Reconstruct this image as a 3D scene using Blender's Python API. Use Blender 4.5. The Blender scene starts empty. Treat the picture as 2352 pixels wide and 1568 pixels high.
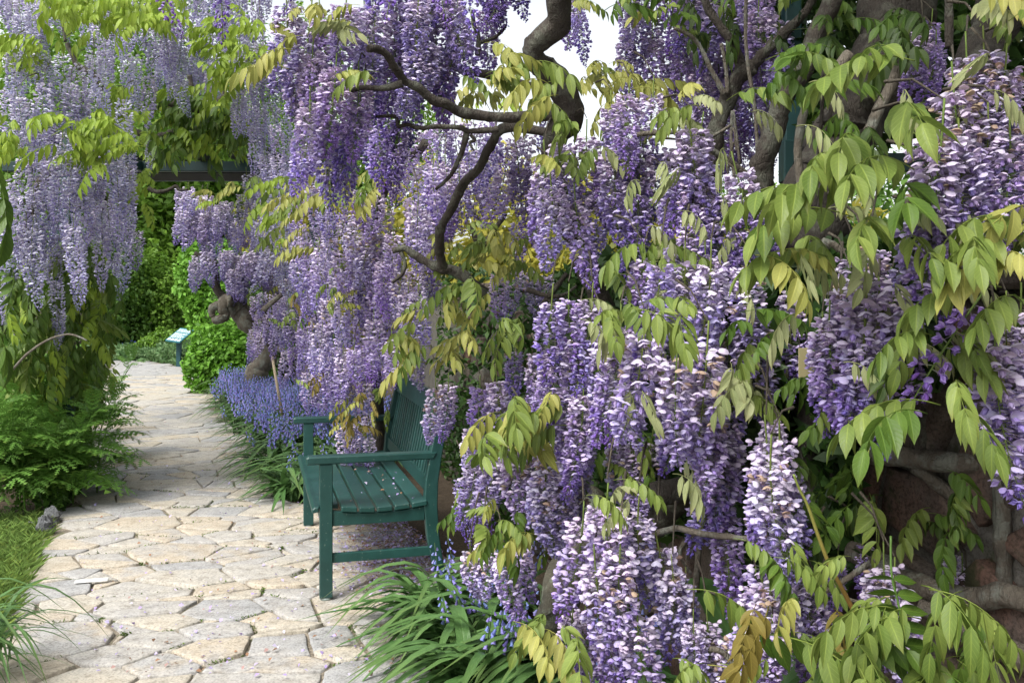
import bpy, math, random
import numpy as np
from mathutils import Vector, Matrix, noise, Euler

SC = bpy.context.scene
COL = SC.collection
R = random.Random(7)
rad = math.radians

# ------------------------------------------------------------------ camera
F = 2100.0                      # focal length in pixels of a 2352 px wide picture
EYE = 1.40
cam_d = bpy.data.cameras.new('camera')
cam = bpy.data.objects.new('camera', cam_d)
COL.objects.link(cam)
cam.location = (0, 0, EYE)
cam.rotation_euler = (rad(90), 0, 0)
cam_d.sensor_width = 36
cam_d.lens = F / 2352 * 36
cam_d.shift_y = -109 / 2352
cam_d.clip_start = 0.05
cam_d.clip_end = 600
SC.camera = cam

# ------------------------------------------------------------------ sky, sun, exposure
SUN_EL, SUN_AZ = rad(52), rad(218)          # azimuth clockwise from +Y: behind the camera to the left
W = bpy.data.worlds.new('World')
SC.world = W
W.use_nodes = True
wn = W.node_tree.nodes
wl = W.node_tree.links
bg = wn['Background']
sky = wn.new('ShaderNodeTexSky')
sky.sky_type = 'NISHITA'
sky.sun_disc = False
sky.sun_elevation = SUN_EL
sky.sun_rotation = SUN_AZ
sky.air_density = 1.0
sky.dust_density = 3.0
hs = wn.new('ShaderNodeHueSaturation')      # cloud cover: the sky's blue greyed out all round
hs.inputs['Saturation'].default_value = 0.22
wl.new(sky.outputs[0], hs.inputs['Color'])
wl.new(hs.outputs[0], bg.inputs['Color'])
bg.inputs['Strength'].default_value = 0.14
sun_d = bpy.data.lights.new('sun', 'SUN')
sun_d.energy = 1.6
sun_d.angle = rad(30)
sun_d.color = (1.0, 0.96, 0.90)
sun = bpy.data.objects.new('sun', sun_d)
COL.objects.link(sun)
sdir = Vector((math.sin(SUN_AZ) * math.cos(SUN_EL), math.cos(SUN_AZ) * math.cos(SUN_EL), math.sin(SUN_EL)))
sun.rotation_euler = sdir.to_track_quat('Z', 'Y').to_euler()
sun.location = (-6, -6, 12)
SC.view_settings.view_transform = 'Standard'
SC.view_settings.look = 'None'
SC.view_settings.gamma = 1
SC.view_settings.use_curve_mapping = False
SC.view_settings.exposure = 1.08
SC.render.engine = 'CYCLES'
SC.cycles.max_bounces = 6
SC.cycles.diffuse_bounces = 2
SC.cycles.transparent_max_bounces = 4


def P(U, V, d):                 # where the view ray through (U, V) is at distance d: used to measure the place
    return Vector(((U - 1176) / F * d, d, EYE - (V - 675) / F * d))


def G(U, V):                    # the same on the ground
    d = EYE * F / (V - 675)
    return Vector(((U - 1176) / F * d, d, 0))


# ------------------------------------------------------------------ helpers
class MB:
    def __init__(s):
        s.v = []; s.f = []; s.c = []; s.m = []

    def vert(s, p, c=(1, 1, 1)):
        s.v.append(tuple(p)); s.c.append(tuple(c)); return len(s.v) - 1

    def face(s, idx, m=0):
        s.f.append(tuple(idx)); s.m.append(m)

    def add(s, tpl, M, cj=None, m=0):
        b = len(s.v)
        for p in tpl.v:
            s.v.append(tuple(M @ Vector(p)))
        if cj is None:
            s.c.extend(tpl.c)
        else:
            s.c.extend((c[0] * cj[0], c[1] * cj[1], c[2] * cj[2]) for c in tpl.c)
        for f, mm in zip(tpl.f, tpl.m):
            s.f.append(tuple(i + b for i in f)); s.m.append(mm + m)

    def box(s, lo, hi, c=(1, 1, 1), m=0, bev=0.0, M=None):
        x0, y0, z0 = lo; x1, y1, z1 = hi
        if bev <= 0:
            pts = [(x0, y0, z0), (x1, y0, z0), (x1, y1, z0), (x0, y1, z0), (x0, y0, z1), (x1, y0, z1), (x1, y1, z1), (x0, y1, z1)]
            fs = [(0, 3, 2, 1), (4, 5, 6, 7), (0, 1, 5, 4), (1, 2, 6, 5), (2, 3, 7, 6), (3, 0, 4, 7)]
        else:
            b = bev
            pts = []
            for (sx, xx, xi) in ((0, x0, x0 + b), (1, x1, x1 - b)):
                for (sy, yy, yi) in ((0, y0, y0 + b), (1, y1, y1 - b)):
                    for (sz, zz, zi) in ((0, z0, z0 + b), (1, z1, z1 - b)):
                        pts += [(xx, yi, zi), (xi, yy, zi), (xi, yi, zz)]
            def I(a, bb, cc, k): return (a * 4 + bb * 2 + cc) * 3 + k
            fs = []
            fs.append((I(0,0,0,0), I(0,0,1,0), I(0,1,1,0), I(0,1,0,0)))
            fs.append((I(1,0,0,0), I(1,1,0,0), I(1,1,1,0), I(1,0,1,0)))
            fs.append((I(0,0,0,1), I(1,0,0,1), I(1,0,1,1), I(0,0,1,1)))
            fs.append((I(0,1,0,1), I(0,1,1,1), I(1,1,1,1), I(1,1,0,1)))
            fs.append((I(0,0,0,2), I(0,1,0,2), I(1,1,0,2), I(1,0,0,2)))
            fs.append((I(0,0,1,2), I(1,0,1,2), I(1,1,1,2), I(0,1,1,2)))
            for a in (0, 1):
                for b2 in (0, 1):
                    fs.append((I(a,b2,0,0), I(a,b2,1,0), I(a,b2,1,1), I(a,b2,0,1)))
                    fs.append((I(a,0,b2,0), I(a,1,b2,0), I(a,1,b2,2), I(a,0,b2,2)))
                    fs.append((I(0,a,b2,1), I(1,a,b2,1), I(1,a,b2,2), I(0,a,b2,2)))
            for a in (0, 1):
                for b2 in (0, 1):
                    for c2 in (0, 1):
                        fs.append((I(a,b2,c2,0), I(a,b2,c2,1), I(a,b2,c2,2)))
        base = len(s.v)
        for p in pts:
            q = M @ Vector(p) if M is not None else p
            s.v.append(tuple(q)); s.c.append(c)
        for f in fs:
            s.f.append(tuple(i + base for i in f)); s.m.append(m)

    def tube(s, pts, rads, sides=6, c=(1, 1, 1), m=0, cap=True, c2=None, bump=0.0, seed=0.0):
        n = len(pts)
        if n < 2: return
        T = [(pts[min(i + 1, n - 1)] - pts[max(i - 1, 0)]).normalized() for i in range(n)]
        up = Vector((0, 0, 1)) if abs(T[0].z) < 0.9 else Vector((1, 0, 0))
        N = T[0].cross(up).normalized()
        rings = []
        for i in range(n):
            N = (N - T[i] * N.dot(T[i]))
            N = N.normalized() if N.length > 1e-6 else T[i].orthogonal().normalized()
            B = T[i].cross(N)
            ring = []
            tcol = c if c2 is None else tuple(c[k] + (c2[k] - c[k]) * i / (n - 1) for k in range(3))
            for k in range(sides):
                a = 2 * math.pi * k / sides
                r = rads[i]
                o = N * math.cos(a) + B * math.sin(a)
                if bump:
                    q = pts[i] / (r * 3.0 + .004) + o * 1.1
                    r *= 1 + bump * noise.noise(q + Vector((seed, 0, 0)))
                ring.append(s.vert(pts[i] + o * r, tcol))
            rings.append(ring)
        for i in range(n - 1):
            for k in range(sides):
                k2 = (k + 1) % sides
                s.face((rings[i][k], rings[i][k2], rings[i + 1][k2], rings[i + 1][k]), m)
        if cap:
            s.face(tuple(reversed(rings[0])), m); s.face(tuple(rings[-1]), m)

    def mesh(s, name, mats, smooth=True):
        me = bpy.data.meshes.new(name)
        me.from_pydata(s.v, [], s.f)
        at = me.attributes.new('Col', 'FLOAT_COLOR', 'POINT')
        arr = np.ones((len(s.v), 4), dtype=np.float32)
        if s.c: arr[:, :3] = np.array(s.c, dtype=np.float32)
        at.data.foreach_set('color', arr.ravel())
        for m in (mats if isinstance(mats, (list, tuple)) else [mats]):
            me.materials.append(m)
        if any(s.m): me.polygons.foreach_set('material_index', s.m)
        if smooth: me.polygons.foreach_set('use_smooth', [True] * len(me.polygons))
        me.update()
        return me


def link(name, me, parent=None, loc=None, rot=None, scale=None, kind=None):
    o = bpy.data.objects.new(name, me)
    COL.objects.link(o)
    if parent is not None:
        o.parent = parent
    if loc is not None: o.location = loc
    if rot is not None: o.rotation_euler = rot
    if scale is not None: o.scale = scale
    if kind: o['kind'] = kind
    return o


def empty(name, loc, label, cat, group=None, rz=0.0):
    o = bpy.data.objects.new(name, None)
    COL.objects.link(o)
    o.location = loc; o.rotation_euler = (0, 0, rz); o.empty_display_size = 0.1
    o['label'] = label; o['category'] = cat
    if group: o['group'] = group
    return o


def tag(o, label, cat, group=None):
    o['label'] = label; o['category'] = cat
    if group: o['group'] = group
    return o


def copy_tree(o, parent=None):
    c = o.copy(); COL.objects.link(c)
    if parent is not None: c.parent = parent
    for ch in list(o.children):
        copy_tree(ch, c)
    return c


def catmull(pts, per=6):
    out = []
    n = len(pts)
    for i in range(n - 1):
        p0 = pts[max(i - 1, 0)]; p1 = pts[i]; p2 = pts[i + 1]; p3 = pts[min(i + 2, n - 1)]
        for k in range(per):
            t = k / per
            out.append(0.5 * ((2 * p1) + (p2 - p0) * t + (2 * p0 - 5 * p1 + 4 * p2 - p3) * t * t + (3 * p1 - p0 - 3 * p2 + p3) * t ** 3))
    out.append(pts[-1].copy())
    return out


def inpoly(poly, x, y):
    c = False
    n = len(poly)
    j = n - 1
    for i in range(n):
        xi, yi = poly[i]; xj, yj = poly[j]
        if (yi > y) != (yj > y) and x < (xj - xi) * (y - yi) / (yj - yi) + xi:
            c = not c
        j = i
    return c


# ------------------------------------------------------------------ materials
def newmat(name):
    m = bpy.data.materials.new(name)
    m.use_nodes = True
    nt = m.node_tree
    b = nt.nodes['Principled BSDF']
    return m, nt, b


def nd(nt, typ, **kw):
    n = nt.nodes.new(typ)
    for k, v in kw.items():
        if k.startswith('i_'):
            n.inputs[k[2:].replace('_', ' ')].default_value = v
        else:
            setattr(n, k, v)
    return n


def ramp(nt, stops, interp='LINEAR'):
    r = nt.nodes.new('ShaderNodeValToRGB')
    r.color_ramp.interpolation = interp
    e = r.color_ramp.elements
    while len(e) < len(stops): e.new(0.5)
    for k, (p, c) in enumerate(stops):
        e[k].position = p
        e[k].color = (c[0], c[1], c[2], 1) if len(c) == 3 else c
    return r


def mixc(nt, typ='MIX', fac=None):
    m = nt.nodes.new('ShaderNodeMix')
    m.data_type = 'RGBA'; m.blend_type = typ
    if fac is not None: m.inputs[0].default_value = fac
    return m          # inputs 0 fac, 6 A, 7 B ; output 2


def bumpn(nt, b, height, strength, dist=0.01):
    bn = nt.nodes.new('ShaderNodeBump')
    bn.inputs['Strength'].default_value = strength
    bn.inputs['Distance'].default_value = dist
    nt.links.new(height, bn.inputs['Height'])
    nt.links.new(bn.outputs[0], b.inputs['Normal'])
    return bn


def translucent_mix(nt, b, col_out, fac):
    out = nt.nodes['Material Output']
    tr = nt.nodes.new('ShaderNodeBsdfTranslucent')
    mx = nt.nodes.new('ShaderNodeMixShader')
    mx.inputs[0].default_value = fac
    nt.links.new(col_out, tr.inputs['Color'])
    nt.links.new(b.outputs[0], mx.inputs[1])
    nt.links.new(tr.outputs[0], mx.inputs[2])
    nt.links.new(mx.outputs[0], out.inputs['Surface'])


def mat_petal():
    m, nt, b = newmat('petal')
    L = nt.links
    at = nd(nt, 'ShaderNodeAttribute', attribute_name='Col')
    oi = nd(nt, 'ShaderNodeObjectInfo')
    hsv = nd(nt, 'ShaderNodeHueSaturation')
    mr = nd(nt, 'ShaderNodeMapRange'); mr.inputs['To Min'].default_value = 0.485; mr.inputs['To Max'].default_value = 0.515
    L.new(oi.outputs['Random'], mr.inputs['Value']); L.new(mr.outputs[0], hsv.inputs['Hue'])
    mr2 = nd(nt, 'ShaderNodeMath', operation='MULTIPLY'); mr2.inputs[1].default_value = 7.31
    fr = nd(nt, 'ShaderNodeMath', operation='FRACT')
    L.new(oi.outputs['Random'], mr2.inputs[0]); L.new(mr2.outputs[0], fr.inputs[0])
    mv = nd(nt, 'ShaderNodeMapRange'); mv.inputs['To Min'].default_value = 0.86; mv.inputs['To Max'].default_value = 1.12
    L.new(fr.outputs[0], mv.inputs['Value']); L.new(mv.outputs[0], hsv.inputs['Value'])
    L.new(at.outputs['Color'], hsv.inputs['Color'])
    L.new(hsv.outputs[0], b.inputs['Base Color'])
    b.inputs['Roughness'].default_value = 0.55
    b.inputs['Specular IOR Level'].default_value = 0.25
    translucent_mix(nt, b, hsv.outputs[0], 0.20)
    return m


def mat_leaf(name, ca, cb, tip=None, rough=0.42, trans=0.32, vein=0.35):
    """ca..cb: the range from leaf to leaf; Col.r = across (0.5 is the midrib), Col.g = along, Col.b = random"""
    m, nt, b = newmat(name)
    L = nt.links
    at = nd(nt, 'ShaderNodeAttribute', attribute_name='Col')
    sep = nd(nt, 'ShaderNodeSeparateColor'); L.new(at.outputs['Color'], sep.inputs[0])
    oi = nd(nt, 'ShaderNodeObjectInfo')
    ad = nd(nt, 'ShaderNodeMath', operation='ADD'); L.new(oi.outputs['Random'], ad.inputs[0]); L.new(sep.outputs[2], ad.inputs[1])
    hf = nd(nt, 'ShaderNodeMath', operation='MULTIPLY'); hf.inputs[1].default_value = 0.5; L.new(ad.outputs[0], hf.inputs[0])
    mx = mixc(nt); mx.inputs[6].default_value = (*ca, 1); mx.inputs[7].default_value = (*cb, 1)
    L.new(hf.outputs[0], mx.inputs[0])
    col = mx.outputs[2]
    geo = nd(nt, 'ShaderNodeNewGeometry')
    nz = nd(nt, 'ShaderNodeTexNoise', i_Scale=28.0, i_Detail=3.0); L.new(geo.outputs['Position'], nz.inputs['Vector'])
    mr = nd(nt, 'ShaderNodeMapRange'); mr.inputs['To Min'].default_value = 0.72; mr.inputs['To Max'].default_value = 1.28
    L.new(nz.outputs[0], mr.inputs['Value'])
    mm = mixc(nt, 'MULTIPLY', 1.0); L.new(col, mm.inputs[6]); L.new(mr.outputs[0], mm.inputs[7])
    col = mm.outputs[2]
    # veins: a midrib and chevron side veins, paler
    sb = nd(nt, 'ShaderNodeMath', operation='SUBTRACT'); sb.inputs[1].default_value = 0.5; L.new(sep.outputs[0], sb.inputs[0])
    ab = nd(nt, 'ShaderNodeMath', operation='ABSOLUTE'); L.new(sb.outputs[0], ab.inputs[0])
    mid = nd(nt, 'ShaderNodeMapRange'); mid.inputs['From Min'].default_value = 0.02; mid.inputs['From Max'].default_value = 0.07
    mid.inputs['To Min'].default_value = 1.0; mid.inputs['To Max'].default_value = 0.0; L.new(ab.outputs[0], mid.inputs['Value'])
    m1 = nd(nt, 'ShaderNodeMath', operation='MULTIPLY'); m1.inputs[1].default_value = -0.45; L.new(ab.outputs[0], m1.inputs[0])
    a1 = nd(nt, 'ShaderNodeMath', operation='ADD'); L.new(m1.outputs[0], a1.inputs[0]); L.new(sep.outputs[1], a1.inputs[1])
    m2 = nd(nt, 'ShaderNodeMath', operation='MULTIPLY'); m2.inputs[1].default_value = 50.0; L.new(a1.outputs[0], m2.inputs[0])
    sn = nd(nt, 'ShaderNodeMath', operation='SINE'); L.new(m2.outputs[0], sn.inputs[0])
    sv = nd(nt, 'ShaderNodeMapRange'); sv.inputs['From Min'].default_value = 0.75; sv.inputs['To Max'].default_value = 0.5; L.new(sn.outputs[0], sv.inputs['Value'])
    mxv = nd(nt, 'ShaderNodeMath', operation='MAXIMUM'); L.new(mid.outputs[0], mxv.inputs[0]); L.new(sv.outputs[0], mxv.inputs[1])
    mv = nd(nt, 'ShaderNodeMath', operation='MULTIPLY'); mv.inputs[1].default_value = vein; L.new(mxv.outputs[0], mv.inputs[0])
    vc = mixc(nt); L.new(mv.outputs[0], vc.inputs[0]); L.new(col, vc.inputs[6])
    vc.inputs[7].default_value = (min(1, cb[0] * 1.5 + .03), min(1, cb[1] * 1.5 + .03), cb[2] * 1.2 + .01, 1)
    col = vc.outputs[2]
    # tired brownish tips on some of the leaflets, paler patches
    tp = nd(nt, 'ShaderNodeMapRange'); tp.inputs['From Min'].default_value = .62; tp.inputs['From Max'].default_value = 1.05; L.new(sep.outputs[1], tp.inputs['Value'])
    tr_ = nd(nt, 'ShaderNodeMath', operation='MULTIPLY'); L.new(tp.outputs[0], tr_.inputs[0]); L.new(sep.outputs[2], tr_.inputs[1])
    tn = nd(nt, 'ShaderNodeMath', operation='MULTIPLY'); L.new(tr_.outputs[0], tn.inputs[0]); L.new(nz.outputs[0], tn.inputs[1])
    tcx = mixc(nt); L.new(tn.outputs[0], tcx.inputs[0]); L.new(col, tcx.inputs[6]); tcx.inputs[7].default_value = (ca[0] * .9 + .08, ca[1] * .6 + .03, ca[2] * .5 + .006, 1)
    col = tcx.outputs[2]
    L.new(col, b.inputs['Base Color'])
    b.inputs['Roughness'].default_value = rough
    b.inputs['Specular IOR Level'].default_value = 0.3
    bumpn(nt, b, mxv.outputs[0], 0.35, 0.002)
    translucent_mix(nt, b, col, trans)
    return m


def mat_crown(name, stops, trans=0.3, rough=0.5):
    m, nt, b = newmat(name)
    L = nt.links
    at = nd(nt, 'ShaderNodeAttribute', attribute_name='Col')
    sep = nd(nt, 'ShaderNodeSeparateColor'); L.new(at.outputs['Color'], sep.inputs[0])
    r = ramp(nt, stops); L.new(sep.outputs[0], r.inputs[0])
    L.new(r.outputs[0], b.inputs['Base Color'])
    b.inputs['Roughness'].default_value = rough
    b.inputs['Specular IOR Level'].default_value = 0.35
    translucent_mix(nt, b, r.outputs[0], trans)
    return m


def mat_vcol(name, rough=0.6, trans=0.0, spec=0.3):
    m, nt, b = newmat(name)
    at = nd(nt, 'ShaderNodeAttribute', attribute_name='Col')
    nt.links.new(at.outputs['Color'], b.inputs['Base Color'])
    b.inputs['Roughness'].default_value = rough
    b.inputs['Specular IOR Level'].default_value = spec
    if trans: translucent_mix(nt, b, at.outputs['Color'], trans)
    return m


def mat_bark(name, ca, cb, lichen=None, sc=14.0):
    m, nt, b = newmat(name)
    L = nt.links
    tc = nd(nt, 'ShaderNodeNewGeometry')
    n1 = nd(nt, 'ShaderNodeTexNoise', i_Scale=sc, i_Detail=6.0, i_Roughness=0.65); L.new(tc.outputs['Position'], n1.inputs['Vector'])
    mp = nd(nt, 'ShaderNodeMapping'); mp.inputs['Scale'].default_value = (1, 1, .28); L.new(tc.outputs['Position'], mp.inputs['Vector'])
    v = nd(nt, 'ShaderNodeTexVoronoi', i_Scale=sc * 6, feature='DISTANCE_TO_EDGE'); L.new(mp.outputs[0], v.inputs['Vector'])
    r = ramp(nt, [(0.3, ca), (0.7, cb)]); L.new(n1.outputs[0], r.inputs[0])
    col = r.outputs[0]
    if lichen:
        n2 = nd(nt, 'ShaderNodeTexNoise', i_Scale=sc * .9, i_Detail=8.0, i_Roughness=0.7)
        mp2 = nd(nt, 'ShaderNodeMapping'); mp2.inputs['Location'].default_value = (3.1, 5.2, 1.7); L.new(tc.outputs['Position'], mp2.inputs['Vector'])
        L.new(mp2.outputs[0], n2.inputs['Vector'])
        r2 = ramp(nt, [(0.5, (0, 0, 0)), (0.6, (1, 1, 1))]); L.new(n2.outputs[0], r2.inputs[0])
        mx = mixc(nt); L.new(r2.outputs[0], mx.inputs[0]); L.new(col, mx.inputs[6]); mx.inputs[7].default_value = (*lichen, 1)
        col = mx.outputs[2]
    L.new(col, b.inputs['Base Color'])
    b.inputs['Roughness'].default_value = 0.85
    ad = nd(nt, 'ShaderNodeMath', operation='ADD'); L.new(n1.outputs[0], ad.inputs[0])
    rr = nd(nt, 'ShaderNodeMapRange'); rr.inputs['From Max'].default_value = 0.12; L.new(v.outputs['Distance'], rr.inputs['Value'])
    mu = nd(nt, 'ShaderNodeMath', operation='MULTIPLY'); mu.inputs[1].default_value = .16; L.new(rr.outputs[0], mu.inputs[0])
    L.new(mu.outputs[0], ad.inputs[1])
    nf = nd(nt, 'ShaderNodeTexNoise', i_Scale=95.0, i_Detail=5.0, i_Roughness=.7)
    mpf = nd(nt, 'ShaderNodeMapping'); mpf.inputs['Scale'].default_value = (1, 1, .45); L.new(tc.outputs['Position'], mpf.inputs['Vector']); L.new(mpf.outputs[0], nf.inputs['Vector'])
    ma = nd(nt, 'ShaderNodeMath', operation='MULTIPLY_ADD'); ma.inputs[1].default_value = .7; L.new(nf.outputs[0], ma.inputs[0]); L.new(ad.outputs[0], ma.inputs[2])
    bumpn(nt, b, ma.outputs[0], 1.0, 0.012)
    return m


def mat_paint(name, col, rough=0.38, wear=True):
    m, nt, b = newmat(name)
    L = nt.links
    tc = nd(nt, 'ShaderNodeTexCoord')
    oi = nd(nt, 'ShaderNodeObjectInfo')
    n1 = nd(nt, 'ShaderNodeTexNoise', i_Scale=9.0, i_Detail=6.0, i_Roughness=0.7); L.new(tc.outputs['Object'], n1.inputs['Vector'])
    r = ramp(nt, [(0.25, tuple(c * .72 for c in col)), (0.75, tuple(c * 1.3 for c in col))]); L.new(n1.outputs[0], r.inputs[0])
    mr = nd(nt, 'ShaderNodeMapRange'); mr.inputs['To Min'].default_value = .85; mr.inputs['To Max'].default_value = 1.15
    L.new(oi.outputs['Random'], mr.inputs['Value'])
    mm = mixc(nt, 'MULTIPLY', 1.0); L.new(r.outputs[0], mm.inputs[6]); L.new(mr.outputs[0], mm.inputs[7])
    c = mm.outputs[2]
    if wear:
        n2 = nd(nt, 'ShaderNodeTexNoise', i_Scale=70.0, i_Detail=4.0); L.new(tc.outputs['Object'], n2.inputs['Vector'])
        r2 = ramp(nt, [(0.66, (0, 0, 0)), (0.72, (.6, .6, .6))]); L.new(n2.outputs[0], r2.inputs[0])
        mx = mixc(nt); L.new(r2.outputs[0], mx.inputs[0]); L.new(c, mx.inputs[6]); mx.inputs[7].default_value = (.16, .21, .17, 1)
        c = mx.outputs[2]
    L.new(c, b.inputs['Base Color'])
    rr = nd(nt, 'ShaderNodeMapRange'); rr.inputs['To Min'].default_value = rough - .08; rr.inputs['To Max'].default_value = rough + .18
    L.new(n1.outputs[0], rr.inputs['Value']); L.new(rr.outputs[0], b.inputs['Roughness'])
    mp = nd(nt, 'ShaderNodeMapping'); mp.inputs['Scale'].default_value = (60, 8, 60); L.new(tc.outputs['Object'], mp.inputs['Vector'])
    n3 = nd(nt, 'ShaderNodeTexNoise', i_Scale=2.0, i_Detail=3.0); L.new(mp.outputs[0], n3.inputs['Vector'])
    bumpn(nt, b, n3.outputs[0], 0.12, 0.003)
    return m


def mat_stone(name, cols, speck=0.5, rough=0.85, sc=1.0, moss=None):
    m, nt, b = newmat(name)
    L = nt.links
    g = nd(nt, 'ShaderNodeNewGeometry')
    oi = nd(nt, 'ShaderNodeObjectInfo')
    stops = [(i / (len(cols) - 1), c) for i, c in enumerate(cols)]
    n0 = nd(nt, 'ShaderNodeTexNoise', i_Scale=5.0 * sc, i_Detail=5.0, i_Roughness=0.6); L.new(g.outputs['Position'], n0.inputs['Vector'])
    mr = nd(nt, 'ShaderNodeMapRange'); mr.inputs['To Min'].default_value = -.42; mr.inputs['To Max'].default_value = .42; L.new(n0.outputs[0], mr.inputs['Value'])
    ad = nd(nt, 'ShaderNodeMath', operation='ADD', use_clamp=True); L.new(oi.outputs['Random'], ad.inputs[0]); L.new(mr.outputs[0], ad.inputs[1])
    r = ramp(nt, stops); L.new(ad.outputs[0], r.inputs[0])
    n1 = nd(nt, 'ShaderNodeTexNoise', i_Scale=110.0 * sc, i_Detail=3.0, i_Roughness=0.7); L.new(g.outputs['Position'], n1.inputs['Vector'])
    r1 = ramp(nt, [(0.36, (1 - speck,) * 3), (0.52, (1, 1, 1)), (0.66, (1 + speck * .25,) * 3)]); L.new(n1.outputs[0], r1.inputs[0])
    mm = mixc(nt, 'MULTIPLY', 1.0); L.new(r.outputs[0], mm.inputs[6]); L.new(r1.outputs[0], mm.inputs[7])
    n2 = nd(nt, 'ShaderNodeTexNoise', i_Scale=14.0 * sc, i_Detail=8.0, i_Roughness=0.72); L.new(g.outputs['Position'], n2.inputs['Vector'])
    r2 = ramp(nt, [(0.3, (.66, .64, .61)), (0.52, (1, 1, 1)), (.75, (1.1, 1.1, 1.1))]); L.new(n2.outputs[0], r2.inputs[0])
    m3 = mixc(nt, 'MULTIPLY', 1.0); L.new(mm.outputs[2], m3.inputs[6]); L.new(r2.outputs[0], m3.inputs[7])
    col = m3.outputs[2]
    if moss:
        n4 = nd(nt, 'ShaderNodeTexNoise', i_Scale=7.0, i_Detail=7.0, i_Roughness=.7); L.new(g.outputs['Position'], n4.inputs['Vector'])
        r4 = ramp(nt, [(0.56, (0, 0, 0)), (0.66, (.85, .85, .85))]); L.new(n4.outputs[0], r4.inputs[0])
        mx = mixc(nt); L.new(r4.outputs[0], mx.inputs[0]); L.new(col, mx.inputs[6]); mx.inputs[7].default_value = (*moss, 1)
        col = mx.outputs[2]
    L.new(col, b.inputs['Base Color'])
    b.inputs['Roughness'].default_value = rough
    b.inputs['Specular IOR Level'].default_value = 0.25
    a2 = nd(nt, 'ShaderNodeMath', operation='MULTIPLY_ADD'); a2.inputs[1].default_value = .25
    L.new(n1.outputs[0], a2.inputs[0]); L.new(n2.outputs[0], a2.inputs[2])
    bumpn(nt, b, a2.outputs[0], 0.55, 0.012)
    return m


M_PETAL = mat_petal()
LEAF = {
    'olive': mat_leaf('leaf_olive', (.098, .165, .030), (.245, .310, .072)),
    'gold': mat_leaf('leaf_gold', (.22, .255, .048), (.42, .41, .120)),
    'bronze': mat_leaf('leaf_bronze', (.15, .115, .022), (.25, .205, .05)),
    'lime': mat_leaf('leaf_lime', (.19, .30, .028), (.33, .44, .060), trans=.4),
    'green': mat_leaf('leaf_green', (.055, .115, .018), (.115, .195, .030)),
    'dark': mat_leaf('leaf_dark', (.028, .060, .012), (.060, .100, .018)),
    'young': mat_leaf('leaf_young', (.24, .29, .11), (.36, .38, .20), rough=.6),
}
M_BARK = mat_bark('bark_dark', (.028, .022, .017), (.075, .062, .048), lichen=(.11, .112, .085))
M_BARK2 = mat_bark('bark_grey', (.085, .070, .052), (.18, .155, .12), lichen=(.20, .205, .17))
M_BARKD = mat_bark('bark_darkest', (.018, .014, .011), (.052, .042, .032), lichen=(.075, .072, .055))
M_MOSSY = mat_bark('bark_mossy', (.055, .050, .036), (.13, .12, .085), lichen=(.21, .24, .17), sc=9)
M_TWIG = mat_bark('twig', (.045, .035, .025), (.10, .085, .06))
M_SHOOT = mat_vcol('shoot', .5)
M_PAINT = mat_paint('bench_paint', (.012, .056, .049))
M_POST = mat_paint('post_paint', (.010, .045, .045), rough=.45, wear=False)
M_TIMBER = mat_paint('roof_shade_timber', (.012, .014, .012), rough=.7, wear=False)  # near-black roof timber; the dark under the roof is put into its colour
M_FLAG = mat_stone('flagstone', [(.37, .37, .365), (.43, .415, .39), (.47, .445, .395), (.49, .45, .375), (.50, .435, .34), (.42, .41, .39)], speck=.36, sc=.9)
M_WALLST = mat_stone('wall_stone', [(.12, .085, .065), (.15, .13, .11), (.17, .10, .075), (.10, .095, .085), (.17, .15, .125)], speck=.5, moss=(.035, .045, .018))
M_MORTAR = mat_stone('mortar', [(.15, .14, .125), (.21, .195, .17)], speck=.4, moss=(.05, .06, .025))
M_SOIL = mat_stone('soil', [(.17, .135, .095), (.24, .20, .15), (.13, .10, .07)], speck=.6, rough=.95)
M_SOILD = mat_stone('dark_soil', [(.06, .045, .03), (.10, .075, .05)], speck=.6, rough=.95)
M_JOINT = mat_stone('joint_soil', [(.22, .19, .145), (.30, .26, .20), (.20, .17, .125)], speck=.6, rough=.95, moss=(.085, .125, .025))
M_ROCK = mat_stone('rock', [(.10, .105, .11), (.20, .205, .21)], speck=.6)
M_VCOL = mat_vcol('plain_tints', .55)
M_BELL = mat_vcol('bell_petal', .5, trans=.3)
M_BLADE = mat_leaf('strap_leaf', (.060, .145, .040), (.14, .26, .085), rough=.32, trans=.22, vein=.15)
M_FERN = mat_leaf('fern_leaf', (.085, .20, .032), (.17, .34, .065), rough=.5, trans=.3, vein=.3)
M_GRASS = mat_vcol('grass_blade', .6, trans=.3)
M_METAL = mat_vcol('glide', .4, spec=.5)

# ------------------------------------------------------------------ flowers
ST = [   # banner, keel: from old to bud
    ((.73, .63, .82), (.52, .40, .69)),
    ((.62, .53, .83), (.40, .29, .69)),
    ((.46, .36, .79), (.27, .17, .60)),
    ((.33, .21, .66), (.24, .13, .55)),
]


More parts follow.
